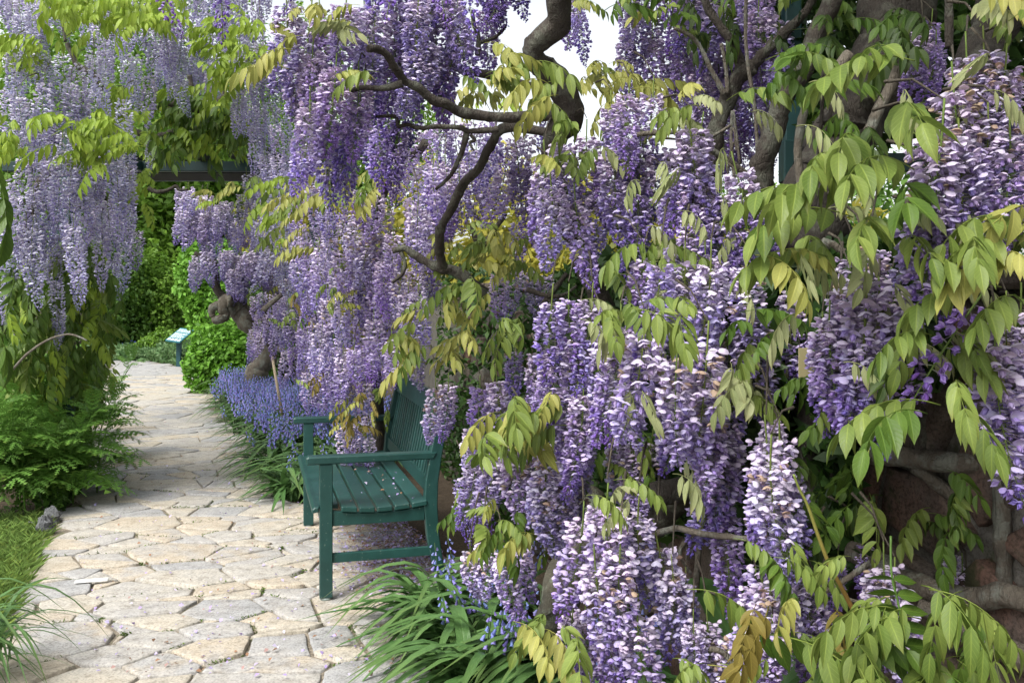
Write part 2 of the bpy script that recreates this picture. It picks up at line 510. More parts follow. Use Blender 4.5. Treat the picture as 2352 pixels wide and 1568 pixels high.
def flower_tpl(stage, hp, seed, pale=0.0, wilt=False):
    r = random.Random(seed)
    mb = MB()
    bc, kc = ST[stage]
    if wilt:
        bc, kc = (.52, .36, .22), (.46, .33, .36)
    lift = lambda c: tuple(c[i] * (1 - pale) + (.74, .77, .92)[i] * pale for i in range(3))
    bc, kc = lift(bc), tuple(kc[i] * (1 - pale * .7) + (.52, .53, .86)[i] * pale * .7 for i in range(3))
    tilt = rad(r.uniform(15, 70)) if stage < 3 else rad(10)
    e = Vector((math.cos(tilt), 0, math.sin(tilt)))
    w = Vector((0, 1, 0))
    n = e.cross(w)
    n = Vector((-math.sin(tilt), 0, math.cos(tilt)))
    droop = r.uniform(.10, .40)
    Ln, Wd = (.78, .56) if stage < 2 else (.62, .40)
    if stage < 3:
        if hp:
            na, prof = 5, [(0, .14), (.28, .72), (.58, 1.0), (.84, .82), (1.0, .38)]
        else:
            na, prof = 3, [(0, .2), (.55, 1.0), (1.0, .45)]
        rows = []
        for (bb, ww) in prof:
            row = []
            for k in range(na):
                a = -1 + 2 * k / (na - 1)
                p = w * (a * ww * Wd) + e * (bb * Ln) - n * (droop * a * a * ww) + n * (.10 * math.sin(bb * 3)) - n * (.30 * bb * bb)
                if hp and bb == 1.0 and abs(a) < .1: p -= e * .06
                ctr = max(0, 1 - abs(a) * 1.6) * max(0, 1 - bb * 1.5)
                cc = tuple(bc[i] + ((.80, .80, .55)[i] - bc[i]) * ctr * .55 for i in range(3))
                edge = 1.0 - .10 * abs(a)
                row.append(mb.vert(p, tuple(x * edge for x in cc)))
            rows.append(row)
        for i in range(len(rows) - 1):
            for k in range(na - 1):
                mb.face((rows[i][k], rows[i][k + 1], rows[i + 1][k + 1], rows[i + 1][k]))
    kt = rad(r.uniform(-55, -15)) if stage < 3 else rad(-60)
    kd = Vector((math.cos(kt), 0, math.sin(kt)))
    kn = Vector((-math.sin(kt), 0, math.cos(kt)))
    if hp:
        kl = .80 if stage < 2 else .72
        pr = [(0, .05), (.3, .17), (.7, .19), (1.0, .03)]
        rings = []
        for (t, q) in pr:
            ring = []
            for k in range(5):
                a = 2 * math.pi * k / 5
                ring.append(mb.vert(kd * (t * kl) + kn * (q * 1.2 * math.sin(a) + .12 * math.sin(t * 3.1)) + w * (q * math.cos(a)), tuple(c * (1.0 - .25 * t) for c in kc)))
            rings.append(ring)
        for i in range(len(pr) - 1):
            for k in range(5):
                mb.face((rings[i][k], rings[i][(k + 1) % 5], rings[i + 1][(k + 1) % 5], rings[i + 1][k]))
        if stage < 3:   # two wing petals
            for sgn in (-1, 1):
                q = [Vector((0, 0, 0)), kd * .35 + kn * .20 + w * (sgn * .24), kd * .85 + kn * .05 + w * (sgn * .20), kd * .45 - kn * .20 + w * (sgn * .12)]
                cw = tuple(.5 * (bc[i] + kc[i]) for i in range(3))
                mb.face([mb.vert(x, cw) for x in q])
    else:
        kl = .75
        a0 = mb.vert((0, 0, 0), kc)
        mid = [mb.vert(kd * (.5 * kl) + kn * (.24 * math.sin(a)) + w * (.2 * math.cos(a)), kc) for a in (.5, 2.6, 4.7)]
        a1 = mb.vert(kd * kl, tuple(c * .8 for c in kc))
        for k in range(3):
            mb.face((a0, mid[k], mid[(k + 1) % 3])); mb.face((a1, mid[(k + 1) % 3], mid[k]))
    return mb


_ft = {}
def ftpl(stage, hp, var, pale=0.0, wilt=False):
    k = (stage, hp, var, pale, wilt)
    if k not in _ft: _ft[k] = flower_tpl(stage, hp, var * 13 + stage * 5 + 1, pale, wilt)
    return _ft[k]


_fm = {}
def flower_mesh(key):
    if key not in _fm: _fm[key] = ftpl(*key).mesh('flower', M_PETAL)
    return _fm[key]


def raceme(Ln, Rd, n, style, hp, seed, fs=.023, pale=0.0):
    """returns (stem MB, list of (flower key, matrix))"""
    r = random.Random(seed)
    stem = MB()
    bend = Vector((r.uniform(-.06, .06), r.uniform(-.06, .06), 0))
    ax = lambda t: Vector((bend.x * t * t * Ln * 4, bend.y * t * t * Ln * 4, -Ln * t))
    pts = [Vector((0, 0, .05)), Vector((0, 0, .02))] + [ax(t / 8) for t in range(9)]
    gc = (.16, .22, .05)
    stem.tube(pts, [.0022] * 3 + [.0020 - .0015 * i / 8 for i in range(8)], 4, gc, m=0)
    fl = []
    for i in range(n):
        t = (i + .5 + r.uniform(-.4, .4)) / n
        t = min(max(t, 0.0), 1.0)
        tz = .05 + .95 * t
        prof = (.80 + .2 * min(1, t / .25)) * (1 - .72 * max(0, (t - .55) / .45) ** 1.5)
        a = i * 2.39996 + r.uniform(-.35, .35)
        rr = Rd * prof * r.uniform(.72, 1.08)
        s = fs * r.uniform(.85, 1.12) * (1 - .45 * max(0, (t - .72) / .28))
        o = Vector((math.cos(a), math.sin(a), 0))
        if style == 'old': q = t * .62
        elif style == 'pal': q = t * .75
        elif style == 'young': q = .33 + .67 * t
        elif style == 'bud': q = .72 + .28 * t
        else: q = t * .93
        q += r.uniform(-.12, .12)
        stage = 0 if q < .30 else 1 if q < .66 else 2 if q < .90 else 3
        wilt = style == 'old' and stage == 0 and r.random() < .13
        base = ax(tz) + o * max(0.0, rr - s * .72) + Vector((0, 0, r.uniform(-.006, .010)))
        M = Matrix.Translation(base) @ Matrix.Rotation(a + r.uniform(-.5, .5), 4, 'Z') @ Matrix.Rotation(r.uniform(-.35, .45), 4, 'Y') @ Matrix.Rotation(r.uniform(-.4, .4), 4, 'X') @ Matrix.Scale(s, 4)
        fl.append(((stage, hp, r.randrange(6), pale, wilt), M))
        if hp:
            c0 = ax(max(0, tz - .02)); v = base - c0
            b0 = stem.vert(c0, gc); b1 = stem.vert(c0 + Vector((0, 0, .0016)), gc)
            b2 = stem.vert(base + Vector((0, 0, .0012)), (.25, .15, .35)); b3 = stem.vert(base, (.25, .15, .35))
            stem.face((b0, b1, b2, b3))
    return stem, fl


_rm = {}
RK = {   # kind: length, radius, flowers, style, hp, variants, flower size, paleness
    'old': (.27, .052, 165, 'old', True, 6, .0212, .10),
    'pal': (.28, .054, 170, 'pal', True, 6, .0215, .14),
    'mid': (.29, .052, 170, 'mid', True, 6, .0212, .04),
    'yng': (.27, .046, 150, 'young', True, 5, .0202, 0.0),
    'bud': (.20, .030, 46, 'bud', True, 2, .017, 0.0),
    'lmid': (.30, .056, 170, 'mid', False, 6, .0225, .06),
    'lold': (.28, .056, 160, 'old', False, 5, .0225, .16),
    'lyng': (.28, .050, 150, 'young', False, 5, .0215, 0.0),
    'flo': (.44, .062, 210, 'mid', False, 6, .0235, .62),
    'flo2': (.38, .062, 190, 'mid', False, 5, .0235, .36),
    'far': (.44, .090, 165, 'mid', False, 4, .040, .22),
}


def raceme_mesh(kind, var):
    k = (kind, var)
    if k not in _rm:
        Ln, Rd, n, style, hp, nv, fs, pale = RK[kind]
        stem, fl = raceme(Ln, Rd, n, style, hp, hash(kind) % 1 + sum(map(ord, kind)) * 31 + var * 101, fs, pale)
        r = random.Random(var)
        for key, M in fl:
            j = r.uniform(.88, 1.10)
            stem.add(ftpl(*key), M, (j * r.uniform(.95, 1.05), j, j * r.uniform(.97, 1.03)))
        _rm[k] = stem.mesh('flower_raceme', M_PETAL)
    return _rm[k]


# ------------------------------------------------------------------ leaves
def leaflet_tpl(Ln, Wd, rows=5, cols=3, fold=.25, curl=.25, tip=1.0, rnd=0.5):
    """from the origin along +X; blade faces +Z"""
    mb = MB()
    R_ = []
    for i in range(rows + 1):
        t = i / rows
        ww = Wd * .5 * (math.sin(math.pi * min(1, t ** .78)) ** .85) if 0 < t < 1 else 0
        if t > .82: ww *= .75
        row = []
        for k in range(cols):
            a = -1 + 2 * k / (cols - 1)
            x = Ln * t
            z = -curl * Ln * t * t + fold * abs(a) * ww * 1.2
            row.append(mb.vert((x, a * ww, z), (.5 + .5 * a, t, rnd)))
        R_.append(row)
    for i in range(rows):
        for k in range(cols - 1):
            mb.face((R_[i][k], R_[i][k + 1], R_[i + 1][k + 1], R_[i + 1][k]))
    return mb


def compound(seed, Lr=.24, pairs=5, Ll=.066, Wl=.027, rows=5, cols=3, droop=.75, arch=.55):
    """returns stem MB and a list of (leaflet MB, matrix); rachis from the origin along +X"""
    r = random.Random(seed)
    stem = MB()
    ax = lambda t: Vector((Lr * t * (1 - .12 * t), math.sin(seed) * .12 * Lr * t * t, .10 * Lr * math.sin(t * 2.2) - arch * Lr * t * t * .7))
    pts = [ax(k / 8) for k in range(9)]
    stem.tube(pts, [.0016 - .0010 * k / 8 for k in range(9)], 3, (.5, .4, .4))
    ls = []
    def put(p, d, s, roll):
        d = d.normalized()
        side = Vector((0, 0, 1)).cross(d)
        side = side.normalized() if side.length > 1e-4 else Vector((0, 1, 0))
        up = d.cross(side)
        Mm = Matrix((( d.x, side.x, up.x, p.x), (d.y, side.y, up.y, p.y), (d.z, side.z, up.z, p.z), (0, 0, 0, 1)))
        ls.append((leaflet_tpl(Ll * s, Wl * s, rows, cols, r.uniform(.15, .5), r.uniform(.05, .35), rnd=r.random()), Mm @ Matrix.Rotation(roll, 4, 'X')))
    for k in range(pairs):
        t = .26 + .66 * k / max(1, pairs - 1)
        T = (ax(t + .02) - ax(t - .02)).normalized()
        s = (.78 + .5 * math.sin(math.pi * (.2 + .65 * k / pairs))) * r.uniform(.85, 1.1)
        for sg in (-1, 1):
            S = Vector((0, 0, 1)).cross(T).normalized() * sg
            dz = droop * r.uniform(.7, 1.35)
            put(ax(t + r.uniform(-.02, .02)), S * r.uniform(.45, .75) + T * r.uniform(.25, .6) + Vector((0, 0, -dz)), s, r.uniform(-.5, .5))
    T = (ax(1.0) - ax(.95)).normalized()
    put(ax(1.0), T + Vector((0, 0, -droop * .7)), 1.05, r.uniform(-.4, .4))
    return stem, ls


LK = {   # pairs, rows, cols, droop, arch, leaflet length, width, variants, rachis
    'hp': (5, 7, 5, .80, .55, .066, .0265, 8, .22),
    'lp': (5, 4, 3, .85, .55, .060, .0235, 8, .23),
    'tuft': (4, 4, 3, 1.9, .9, .050, .013, 3, .10),
    'flat': (6, 4, 3, .35, .35, .066, .027, 4, .26),
}
_lm = {}
def leaf_mesh(kind, mat, var):
    k = (kind, mat, var)
    if k not in _lm:
        pr, rows, cols, dr, ar, ll, wl, nv, lr = LK[kind]
        stem, ls = compound(var * 7 + len(kind) * 3 + 1, lr, pr, ll, wl, rows, cols, dr, ar)
        for l, M in ls: stem.add(l, M)
        _lm[k] = stem.mesh('leaf', LEAF[mat])
    return _lm[k]


class Vine:
    def __init__(s, base, label):
        s.root = empty('wisteria_vine', base, label, 'wisteria')
        s.b = Vector(base)
        s.nr = 0; s.nl = 0
        s.tw = MB()
        s.pend = []; s.pendl = []

    def wood(s, pts, r0, r1, name='branch', mat=None, per=6, sides=8, bump=.35):
        q = catmull([Vector(p) - s.b for p in pts], per)
        n = len(q)
        mb = MB()
        jit = R.uniform(0, 50)
        q = [p + Vector((noise.noise(p * 9 + Vector((jit, 0, 0))), noise.noise(p * 9 + Vector((0, jit, 0))), noise.noise(p * 9 + Vector((0, 0, jit))))) * (r0 * .35) for p in q]
        mb.tube(q, [(r0 + (r1 - r0) * i / (n - 1)) * (1 + .12 * noise.noise(q[i] * 14)) for i in range(n)], sides, bump=bump, seed=jit)
        return link(name, mb.mesh(name, mat or M_BARK), s.root)

    def rac(s, p, kind, scale=1.0, lean=0.1, explode=False, stretch=1.0):
        p = Vector(p)
        nv = RK[kind][5]
        var = R.randrange(nv)
        sz = scale * R.uniform(.92, 1.08)
        rot = Euler((R.gauss(0, lean), R.gauss(0, lean), R.uniform(0, 6.283)))
        sc = (sz, sz, sz * stretch)
        if explode:
            Ln, Rd, n, style, hp, _, fs, pale = RK[kind]
            n = min(n, 100 if kind == 'old' else 98); fs *= 1.18
            stem, fl = raceme(Ln * stretch, Rd, n, style, hp, R.randrange(9999), fs, pale)
            o = link('flower_raceme', stem.mesh('flower_raceme', M_PETAL), s.root, p - s.b, rot, (sz, sz, sz))
            for key, M in fl:
                c = link('flower', flower_mesh(key), o)
                c.matrix_local = M
        else:
            o = link('flower_raceme', raceme_mesh(kind, var), s.root, p - s.b, rot, sc)
        s.nr += 1
        # the twig it hangs from
        t = p - s.b + Vector((0, 0, .05 * sz))
        q = t + Vector((R.uniform(-.06, .06), R.uniform(.04, .14), R.uniform(.03, .12)))
        s.tw.tube([t, (t + q) * .5 + Vector((0, 0, .02)), q], [.0018, .0025, .004], 4, cap=False)
        return o

    def leaf(s, p, az, kind='lp', mat='olive', scale=1.0, pitch=0.0, roll=None, explode=False):
        p = Vector(p)
        var = R.randrange(LK[kind][7])
        rot = Euler((R.gauss(0, .3) if roll is None else roll, pitch, az))
        if explode:
            pr, rows, cols, dr, ar, ll, wl, nv, lr = LK[kind]
            stem, ls = compound(R.randrange(999), lr, pr, ll, wl, rows, cols, dr, ar)
            o = link('leaf', stem.mesh('leaf', LEAF[mat]), s.root, p - s.b, rot, (scale,) * 3)
            for l, M in ls:
                c = link('leaflet', l.mesh('leaflet', LEAF[mat]), o)
                c.matrix_local = M
        else:
            o = link('leaf', leaf_mesh(kind, mat, var), s.root, p - s.b, rot, (scale * R.uniform(.85, 1.1), scale * R.uniform(.8, 1.1), scale * R.uniform(.85, 1.2)))
        s.nl += 1
        return o

    # hanging clusters filling an outline measured in the photograph, standing at distance d (left, right)
    def fill(s, poly, d, kinds, dens=1.25, jit=.14, scale=1.0, lean=.08, stretch=1.0):
        us = [p[0] for p in poly]; vs = [p[1] for p in poly]
        u0, u1, v0, v1 = min(us), max(us), min(vs), max(vs)
        dl, dr = d if isinstance(d, tuple) else (d, d)
        kk = kinds[0]
        dm = (dl + dr) / 2
        wpx = RK[kk][1] * 2 * scale * F / dm * .86 / dens
        lpx = RK[kk][0] * scale * stretch * F / dm
        row = 0
        v = v0 - lpx * .15
        while v < v1 - lpx * .35:
            u = u0 + (row % 2) * wpx * .5
            while u <= u1:
                uu = u + R.uniform(-.3, .3) * wpx; vv = v + R.uniform(-.3, .3) * lpx * .5
                if inpoly(poly, uu, vv + lpx * .45):
                    f = (uu - u0) / max(1, u1 - u0)
                    dd = dl + (dr - dl) * f + R.uniform(-jit, jit)
                    ty = (vv - v0) / max(1, v1 - v0)
                    k = kinds[min(len(kinds) - 1, int((ty * .8 + R.uniform(-.25, .35)) * len(kinds)) if ty * .8 > 0 else R.randrange(len(kinds)))] if len(kinds) > 1 else kk
                    s.rac(P(uu, vv, dd), k, scale, lean, stretch=stretch * R.uniform(.8, 1.12))
                u += wpx
            v += lpx * .52
            row += 1

    LF = .5

    def leaves(s, poly, d, mats, n, kind='lp', scale=1.0, az=-90, spread=75, jit=.15, pitch=.0):
        us = [p[0] for p in poly]; vs = [p[1] for p in poly]
        dl, dr = d if isinstance(d, tuple) else (d, d)
        n = max(2, int(n * s.LF + .5))
        if s.LF < 1: scale *= .82
        k = 0; tries = 0
        while k < n and tries < n * 40:
            tries += 1
            u = R.uniform(min(us), max(us)); v = R.uniform(min(vs), max(vs))
            if not inpoly(poly, u, v): continue
            f = (u - min(us)) / max(1, max(us) - min(us))
            dd = dl + (dr - dl) * f + R.uniform(-jit, jit)
            aa = rad(az + R.uniform(-spread, spread)); px = scale * F / dd
            u -= math.cos(aa) * .10 * px; v -= .05 * px
            s.leaf(P(u, v, dd), aa, kind, R.choice(mats), scale * R.uniform(.75, 1.2), pitch + R.gauss(0, .2))
            k += 1

    def finish(s):
        if s.tw.v:
            link('twig', s.tw.mesh('twig', M_TWIG), s.root, kind='stuff')
        print('VINE', s.root['label'][:40], 'racemes', s.nr, 'leaves', s.nl)


def crop(x0, y0, sc):           # converts a measuring crop of the photograph to picture coordinates
    return lambda x, y: ((x0 + x / sc) * .60494, (y0 + y / sc) * .60494)


def line(cr, pts, d):
    out = []
    n = len(pts)
    for i, (x, y) in enumerate(pts):
        U, V = cr(x, y)
        dd = d if not isinstance(d, tuple) else d[0] + (d[1] - d[0]) * i / (n - 1)
        out.append(P(U, V, dd))
    return out


# ------------------------------------------------------------------ setting: ground, path
def sheet(name, poly, z, mat, kind='structure'):
    mb = MB()
    mb.face([mb.vert((x, y, z)) for x, y in poly])
    return link(name, mb.mesh(name, mat, False), kind=kind)


sheet('ground', [(-150, -40), (150, -40), (150, 300), (-150, 300)], -.05, M_SOILD)

LEFT = [(240, 826), (238, 838), (228, 880), (220, 920), (212, 960), (203, 1010), (194, 1070), (188, 1130), (140, 1180), (95, 1255), (58, 1330), (15, 1420), (-80, 1568), (-200, 1800)]
RIGHT = [(350, 829), (430, 845), (462, 864), (482, 892), (510, 930), (560, 990), (612, 1070), (648, 1140), (740, 1165), (905, 1180), (1010, 1260), (1050, 1330), (1010, 1400), (960, 1480), (940, 1568), (960, 1800)]
path_px = LEFT + RIGHT[::-1]
path_g = [(G(u, v).x, G(u, v).y) for u, v in path_px]
path = sheet('path', path_g, -.013, M_JOINT)

cA = crop(0, 1700, 1.758)
cB = crop(1000, 1350, 1.568)
SEEDS_A = [(870,10),(1090,20),(1370,45),(1620,45),(700,80),(880,85),(1080,60),(1200,75),(1550,90),(860,130),(1110,115),(1300,100),(1310,127),(1380,160),(1640,150),(620,130),(1060,150),(1170,175),(1560,195),
(700,195),(900,190),(1040,190),(990,240),(1450,245),(1720,235),(690,245),(1160,262),(700,290),(1400,295),(1720,300),(660,335),(960,320),(1280,335),(1080,370),(1310,372),(1550,370),(1750,350),
(760,405),(960,437),(1260,415),(1480,415),(1770,420),(500,440),(600,495),(920,505),(1350,475),(1600,470),(1450,515),(1760,510),(470,570),(640,570),(740,600),(890,615),(1060,585),(1320,555),(1560,545),(1560,590),(1830,580),
(430,655),(730,675),(1170,700),(1340,615),(1660,670),(1570,710),(1850,640),(1840,695),(1640,620),(420,780),(720,752),(570,820),(830,830),(1240,780),(1700,750),(1740,815),(1880,770),
(240,880),(540,890),(1220,870),(1740,915),(310,950),(750,925),(960,955),(1380,945),(1530,1000),(1850,990),(200,1060),(510,1035),(1000,1045),(1500,1065),(1670,1095),(1730,1035),(1910,1060),
(300,1140),(530,1135),(820,1165),(1060,1165),(1370,1135),(1710,1190),(350,1270),(765,1260),(1070,1270),(1350,1220),(1210,1310),(1430,1350),(1750,1270),(1800,1340),(790,1390),(1060,1440),(320,1480),(1420,1500),(1720,1450),
(620,1530),(1100,1560),(1650,1555),(120,1380)]
SEEDS_B = [(130,960),(60,910),(200,1020),(110,1110),(240,1150),(200,1230),(80,1330),(250,1310),(200,1440),(560,1340),(760,1360),(520,1470),(800,1500),(600,1260),(450,1110),(620,1060),(720,1150),(850,1220),(900,1380),(440,1240),(330,1060)]
seeds = []
for x, y in SEEDS_A: seeds.append(G(*cA(x, y)).xy)
for x, y in SEEDS_B: seeds.append(G(*cB(x, y)).xy)
for u, v in [(760, 1480), (880, 1470), (700, 1535), (830, 1560), (900, 1400), (560, 1640), (300, 1660), (80, 1640), (800, 1680), (-60, 1500), (420, 1780), (700, 1800)]: seeds.append(G(u, v).xy)
keep = []
for p in seeds:                                   # drop seeds that fall on top of each other
    if all((p - q).length > .10 for q in keep): keep.append(p)
seeds = keep
rs = random.Random(3)
n_in = 0
for _ in range(22000):                            # the far part and a margin outside the path
    y = rs.uniform(2.2, 22.5); x = rs.uniform(-10.5, 1.2)
    p = Vector((x, y))
    ins = inpoly(path_g, x, y)
    if ins and y < 7.2 and y > 2.9: continue
    mind = (.30 if y < 10 else .40) if ins else .30
    mind *= rs.uniform(.6, 1.3)
    if all(((p.x - q.x) * .85) ** 2 + (p.y - q.y) ** 2 > mind * mind for q in seeds):
        seeds.append(p)


def voro(seeds, i, gap, ax=1.0, rmax=1.3, wts=None):
    c = seeds[i]
    poly = [Vector((c.x - rmax, c.y - rmax)), Vector((c.x + rmax, c.y - rmax)), Vector((c.x + rmax, c.y + rmax)), Vector((c.x - rmax, c.y + rmax))]
    near = sorted(((q, 0 if wts is None else wts[k]) for k, q in enumerate(seeds) if k != i and abs(q.x - c.x) < 2 * rmax and abs(q.y - c.y) < 2 * rmax), key=lambda t: (t[0] - c).length)[:26]
    wi = 0 if wts is None else wts[i]
    for q, wq in near:
        d = Vector(((q.x - c.x) * ax * ax, q.y - c.y))
        g = gap * (.35 + 1.3 * noise.random())
        n = d.normalized()
        off = ((ax * ax * (q.x ** 2 - c.x ** 2) + q.y ** 2 - c.y ** 2 + wi - wq) * .5) / d.length - g * .5
        out = []
        for k in range(len(poly)):
            a, b = poly[k], poly[(k + 1) % len(poly)]
            da, db = n.dot(a) - off, n.dot(b) - off
            if da <= 0: out.append(a)
            if (da < 0) != (db < 0) and abs(da - db) > 1e-9:
                out.append(a + (b - a) * (da / (da - db)))
        poly = out
        if len(poly) < 3: return None
    return poly


def slab_mesh(poly, c, top, thick, seg, rough, inset, rnd, name='flagstone', mat=None):
    """a stone slab: split, uneven edge, worn arris; local to c"""
    pts = []
    n = len(poly)
    for k in range(n):
        a, b = poly[k], poly[(k + 1) % n]
        m = max(1, int((b - a).length / seg))
        for j in range(m):
            pts.append(a + (b - a) * (j / m))
    out = []
    for p in pts:
        d = p - c
        q = 1 + rough * noise.noise(Vector((p.x * 9, p.y * 9, rnd * 20))) + rough * .6 * noise.noise(Vector((p.x * 26, p.y * 26, rnd * 9)))
        out.append(d * min(q, 1.03))
    inset = min(inset, .10 * min(d.length for d in out))
    mb = MB()
    def ring(f, z, zn=0.0):
        r_ = []
        for d in out:
            L_ = d.length
            dd = d * max(.62, (L_ - f) / max(L_, 1e-4))
            r_.append(mb.vert((dd.x, dd.y, z + zn * noise.noise(Vector((dd.x * 12 + rnd * 30, dd.y * 12, 3))))))
        return r_
    r0 = ring(0, top - thick); r1 = ring(0, top - inset * .55, .004); r2 = ring(inset, top, .004); r3 = ring(inset * 4.0, top + .001, .006)
    for a, b in ((r0, r1), (r1, r2), (r2, r3)):
        for k in range(len(a)):
            k2 = (k + 1) % len(a)
            mb.face((a[k], a[k2], b[k2], b[k]))
    cc = mb.vert((0, 0, top + .001))
    for k in range(len(r3)):
        mb.face((r3[k], r3[(k + 1) % len(r3)], cc))
    me = mb.mesh(name, mat or M_FLAG, True)
    return me


noise.seed_set(5)
wts = [rs.gauss(0, .010) for _ in seeds]
for bx, by, bw in ((1170, 700, .035), (1220, 870, .025), (1000, 1045, .025), (350, 1270, .03), (920, 505, .018), (510, 1035, .01), (430, 655, .01), (420, 780, .01), (1420, 1350, .01)):
    g = G(*cA(bx, by)).xy
    k = min(range(len(seeds)), key=lambda i: (seeds[i] - g).length)
    wts[k] = bw
cells = []
for i, c in enumerate(seeds):
    if not inpoly(path_g, c.x, c.y): continue
    far = c.y > 8
    poly = voro(seeds, i, .017 if not far else .014, .74, .95, wts)
    if poly is None or len(poly) < 3: continue
    if max((p - c).length for p in poly) > .95: continue
    ar = abs(sum(poly[k].x * poly[(k + 1) % len(poly)].y - poly[(k + 1) % len(poly)].x * poly[k].y for k in range(len(poly)))) / 2
    if ar > .05 and rs.random() < .55 and c.y > 3.6:      # a slab laid as two pieces
        a_ = rs.gauss(.15, .55); nn_ = Vector((-math.sin(a_), math.cos(a_)))
        o_ = nn_.dot(c) + rs.uniform(-.07, .07)
        for sg in (1, -1):
            half = []
            for k in range(len(poly)):
                pa, pb_ = poly[k], poly[(k + 1) % len(poly)]
                da, db = sg * (nn_.dot(pa) - o_) + .007, sg * (nn_.dot(pb_) - o_) + .007
                if da <= 0: half.append(pa)
                if (da < 0) != (db < 0): half.append(pa + (pb_ - pa) * (da / (da - db)))
            if len(half) > 2:
                cc2 = sum(half, Vector((0, 0))) / len(half)
                if max((p - cc2).length for p in half) > .06: cells.append((cc2, half))
    else:
        cells.append((sum(poly, Vector((0, 0))) / len(poly), poly))
cells.sort(key=lambda t: t[0].y)
print('flagstones', len(cells))
rest = MB()
for k, (c, poly) in enumerate(cells):
    rnd = rs.random()
    me = slab_mesh(poly, c, rs.uniform(-.004, .006), .045, .05 if c.y < 8 else .12, .055 if c.y < 8 else .04, rs.uniform(.003, .005), rnd)
    if k < 300:
        link('flagstone', me, path, (c.x, c.y, 0), (rs.gauss(0, .006), rs.gauss(0, .006), 0))
    else:
        b = len(rest.v)
        rest.v += [(v.co.x + c.x, v.co.y + c.y, v.co.z) for v in me.vertices]; rest.c += [(1, 1, 1)] * len(me.vertices)
        for p in me.polygons: rest.face([i + b for i in p.vertices])
if rest.v: link('far_flagstone', rest.mesh('far_flagstone', M_FLAG), path, kind='stuff')

# low moss and weeds in the joints, fallen petals
def quads_mesh(name, V4, cols, mat, nv=4):
    n = len(V4)
    me = bpy.data.meshes.new(name)
    v = np.asarray(V4, dtype=np.float32).reshape(-1, 3)
    faces = np.arange(n * nv, dtype=np.int32)
    me.vertices.add(n * nv); me.vertices.foreach_set('co', v.ravel())
    me.loops.add(n * nv); me.loops.foreach_set('vertex_index', faces)
    me.polygons.add(n)
    me.polygons.foreach_set('loop_start', np.arange(0, n * nv, nv, dtype=np.int32))
    me.polygons.foreach_set('loop_total', np.full(n, nv, dtype=np.int32))
    at = me.attributes.new('Col', 'FLOAT_COLOR', 'POINT')
    c = np.ones((n * nv, 4), dtype=np.float32)
    c[:, :3] = np.repeat(np.asarray(cols, dtype=np.float32).reshape(n, -1, 3), nv // np.asarray(cols).reshape(n, -1, 3).shape[1], axis=1).reshape(-1, 3)
    at.data.foreach_set('color', c.ravel())
    me.materials.append(mat)
    me.update(calc_edges=True)
    me.validate()
    return me


NR = np.random.default_rng(11)


def cards(cen, nrm, size, aspect=.5, fold=.25):
    """one small pointed leaf (a bent diamond) for each centre"""
    n = len(cen)
    nrm = nrm / np.maximum(1e-6, np.linalg.norm(nrm, axis=1, keepdims=True))
    rv = NR.normal(size=(n, 3))
    t = np.cross(nrm, rv); t /= np.maximum(1e-6, np.linalg.norm(t, axis=1, keepdims=True))
    b = np.cross(nrm, t)
    s = np.asarray(size).reshape(-1, 1) * np.ones((n, 1))
    v = np.empty((n, 4, 3))
    v[:, 0] = cen - t * s * .5
    v[:, 1] = cen + b * s * aspect * .5 + nrm * s * fold * .3
    v[:, 2] = cen + t * s * .5 - nrm * s * .12
    v[:, 3] = cen - b * s * aspect * .5 + nrm * s * fold * .3
    return v


# fallen petals, thickest under and behind the bench
pc = []
for _ in range(5200):
    if R.random() < .70:
        u = R.gauss(925, 80); v = R.gauss(1262, 55)
    elif R.random() < .5:
        u = R.gauss(600, 45); v = R.gauss(1035, 35)
    else:
        u = R.uniform(180, 980); v = 760 + 800 * R.random() ** .6
    if v < 850: continue
    g = G(u, v)
    if inpoly(path_g, g.x, g.y) and (R.random() < .75 or u > 760): pc.append((g.x, g.y, R.uniform(.010, .016)))
fa_, fb_ = G(748, 1375), G(708, 1208)
ys_ = (fb_ - fa_).normalized(); xs_ = Vector((ys_.y, -ys_.x, 0))
pc = pc[:3000]
for _ in range(45):
    q = fa_ + ys_ * R.uniform(.05, 1.3) + xs_ * (.07 + .40 * math.sqrt(R.random()))
    pc.append((q.x, q.y, R.uniform(.424, .430)))
pc = np.array(pc)
pal = np.array([(.52, .44, .72), (.42, .32, .62), (.62, .56, .74), (.38, .24, .22), (.30, .17, .10), (.46, .40, .70)])
cols = pal[NR.integers(0, len(pal), len(pc))]
pn = NR.normal(scale=.45, size=(len(pc), 3)); pn[:, 2] = 1
o = link('fallen_petals', quads_mesh('fallen_petals', cards(pc, pn, NR.uniform(.009, .024, len(pc)), .75, .5), cols, M_PETAL), kind='stuff')

# moss tufts in the joints
mc = []
for c, poly in cells:
    if c.y > 7.5: break
    if R.random() < .45:
        n = len(poly)
        k = R.randrange(n)
        a, b = poly[k], poly[(k + 1) % n]
        for _ in range(R.randrange(10, 60)):
            f = R.random()
            p = a + (b - a) * f + (a - c).normalized() * .012
            mc.append((p.x + R.gauss(0, .008), p.y + R.gauss(0, .008), R.uniform(-.012, .006)))
mc = np.array(mc)
mn = NR.normal(scale=.9, size=(len(mc), 3)); mn[:, 2] = .5
mcol = np.array([(.10, .16, .03)]) * NR.uniform(.6, 1.5, (len(mc), 1))
link('moss', quads_mesh('moss', cards(mc, mn, NR.uniform(.008, .022, len(mc)), .35), mcol, M_GRASS), kind='stuff')

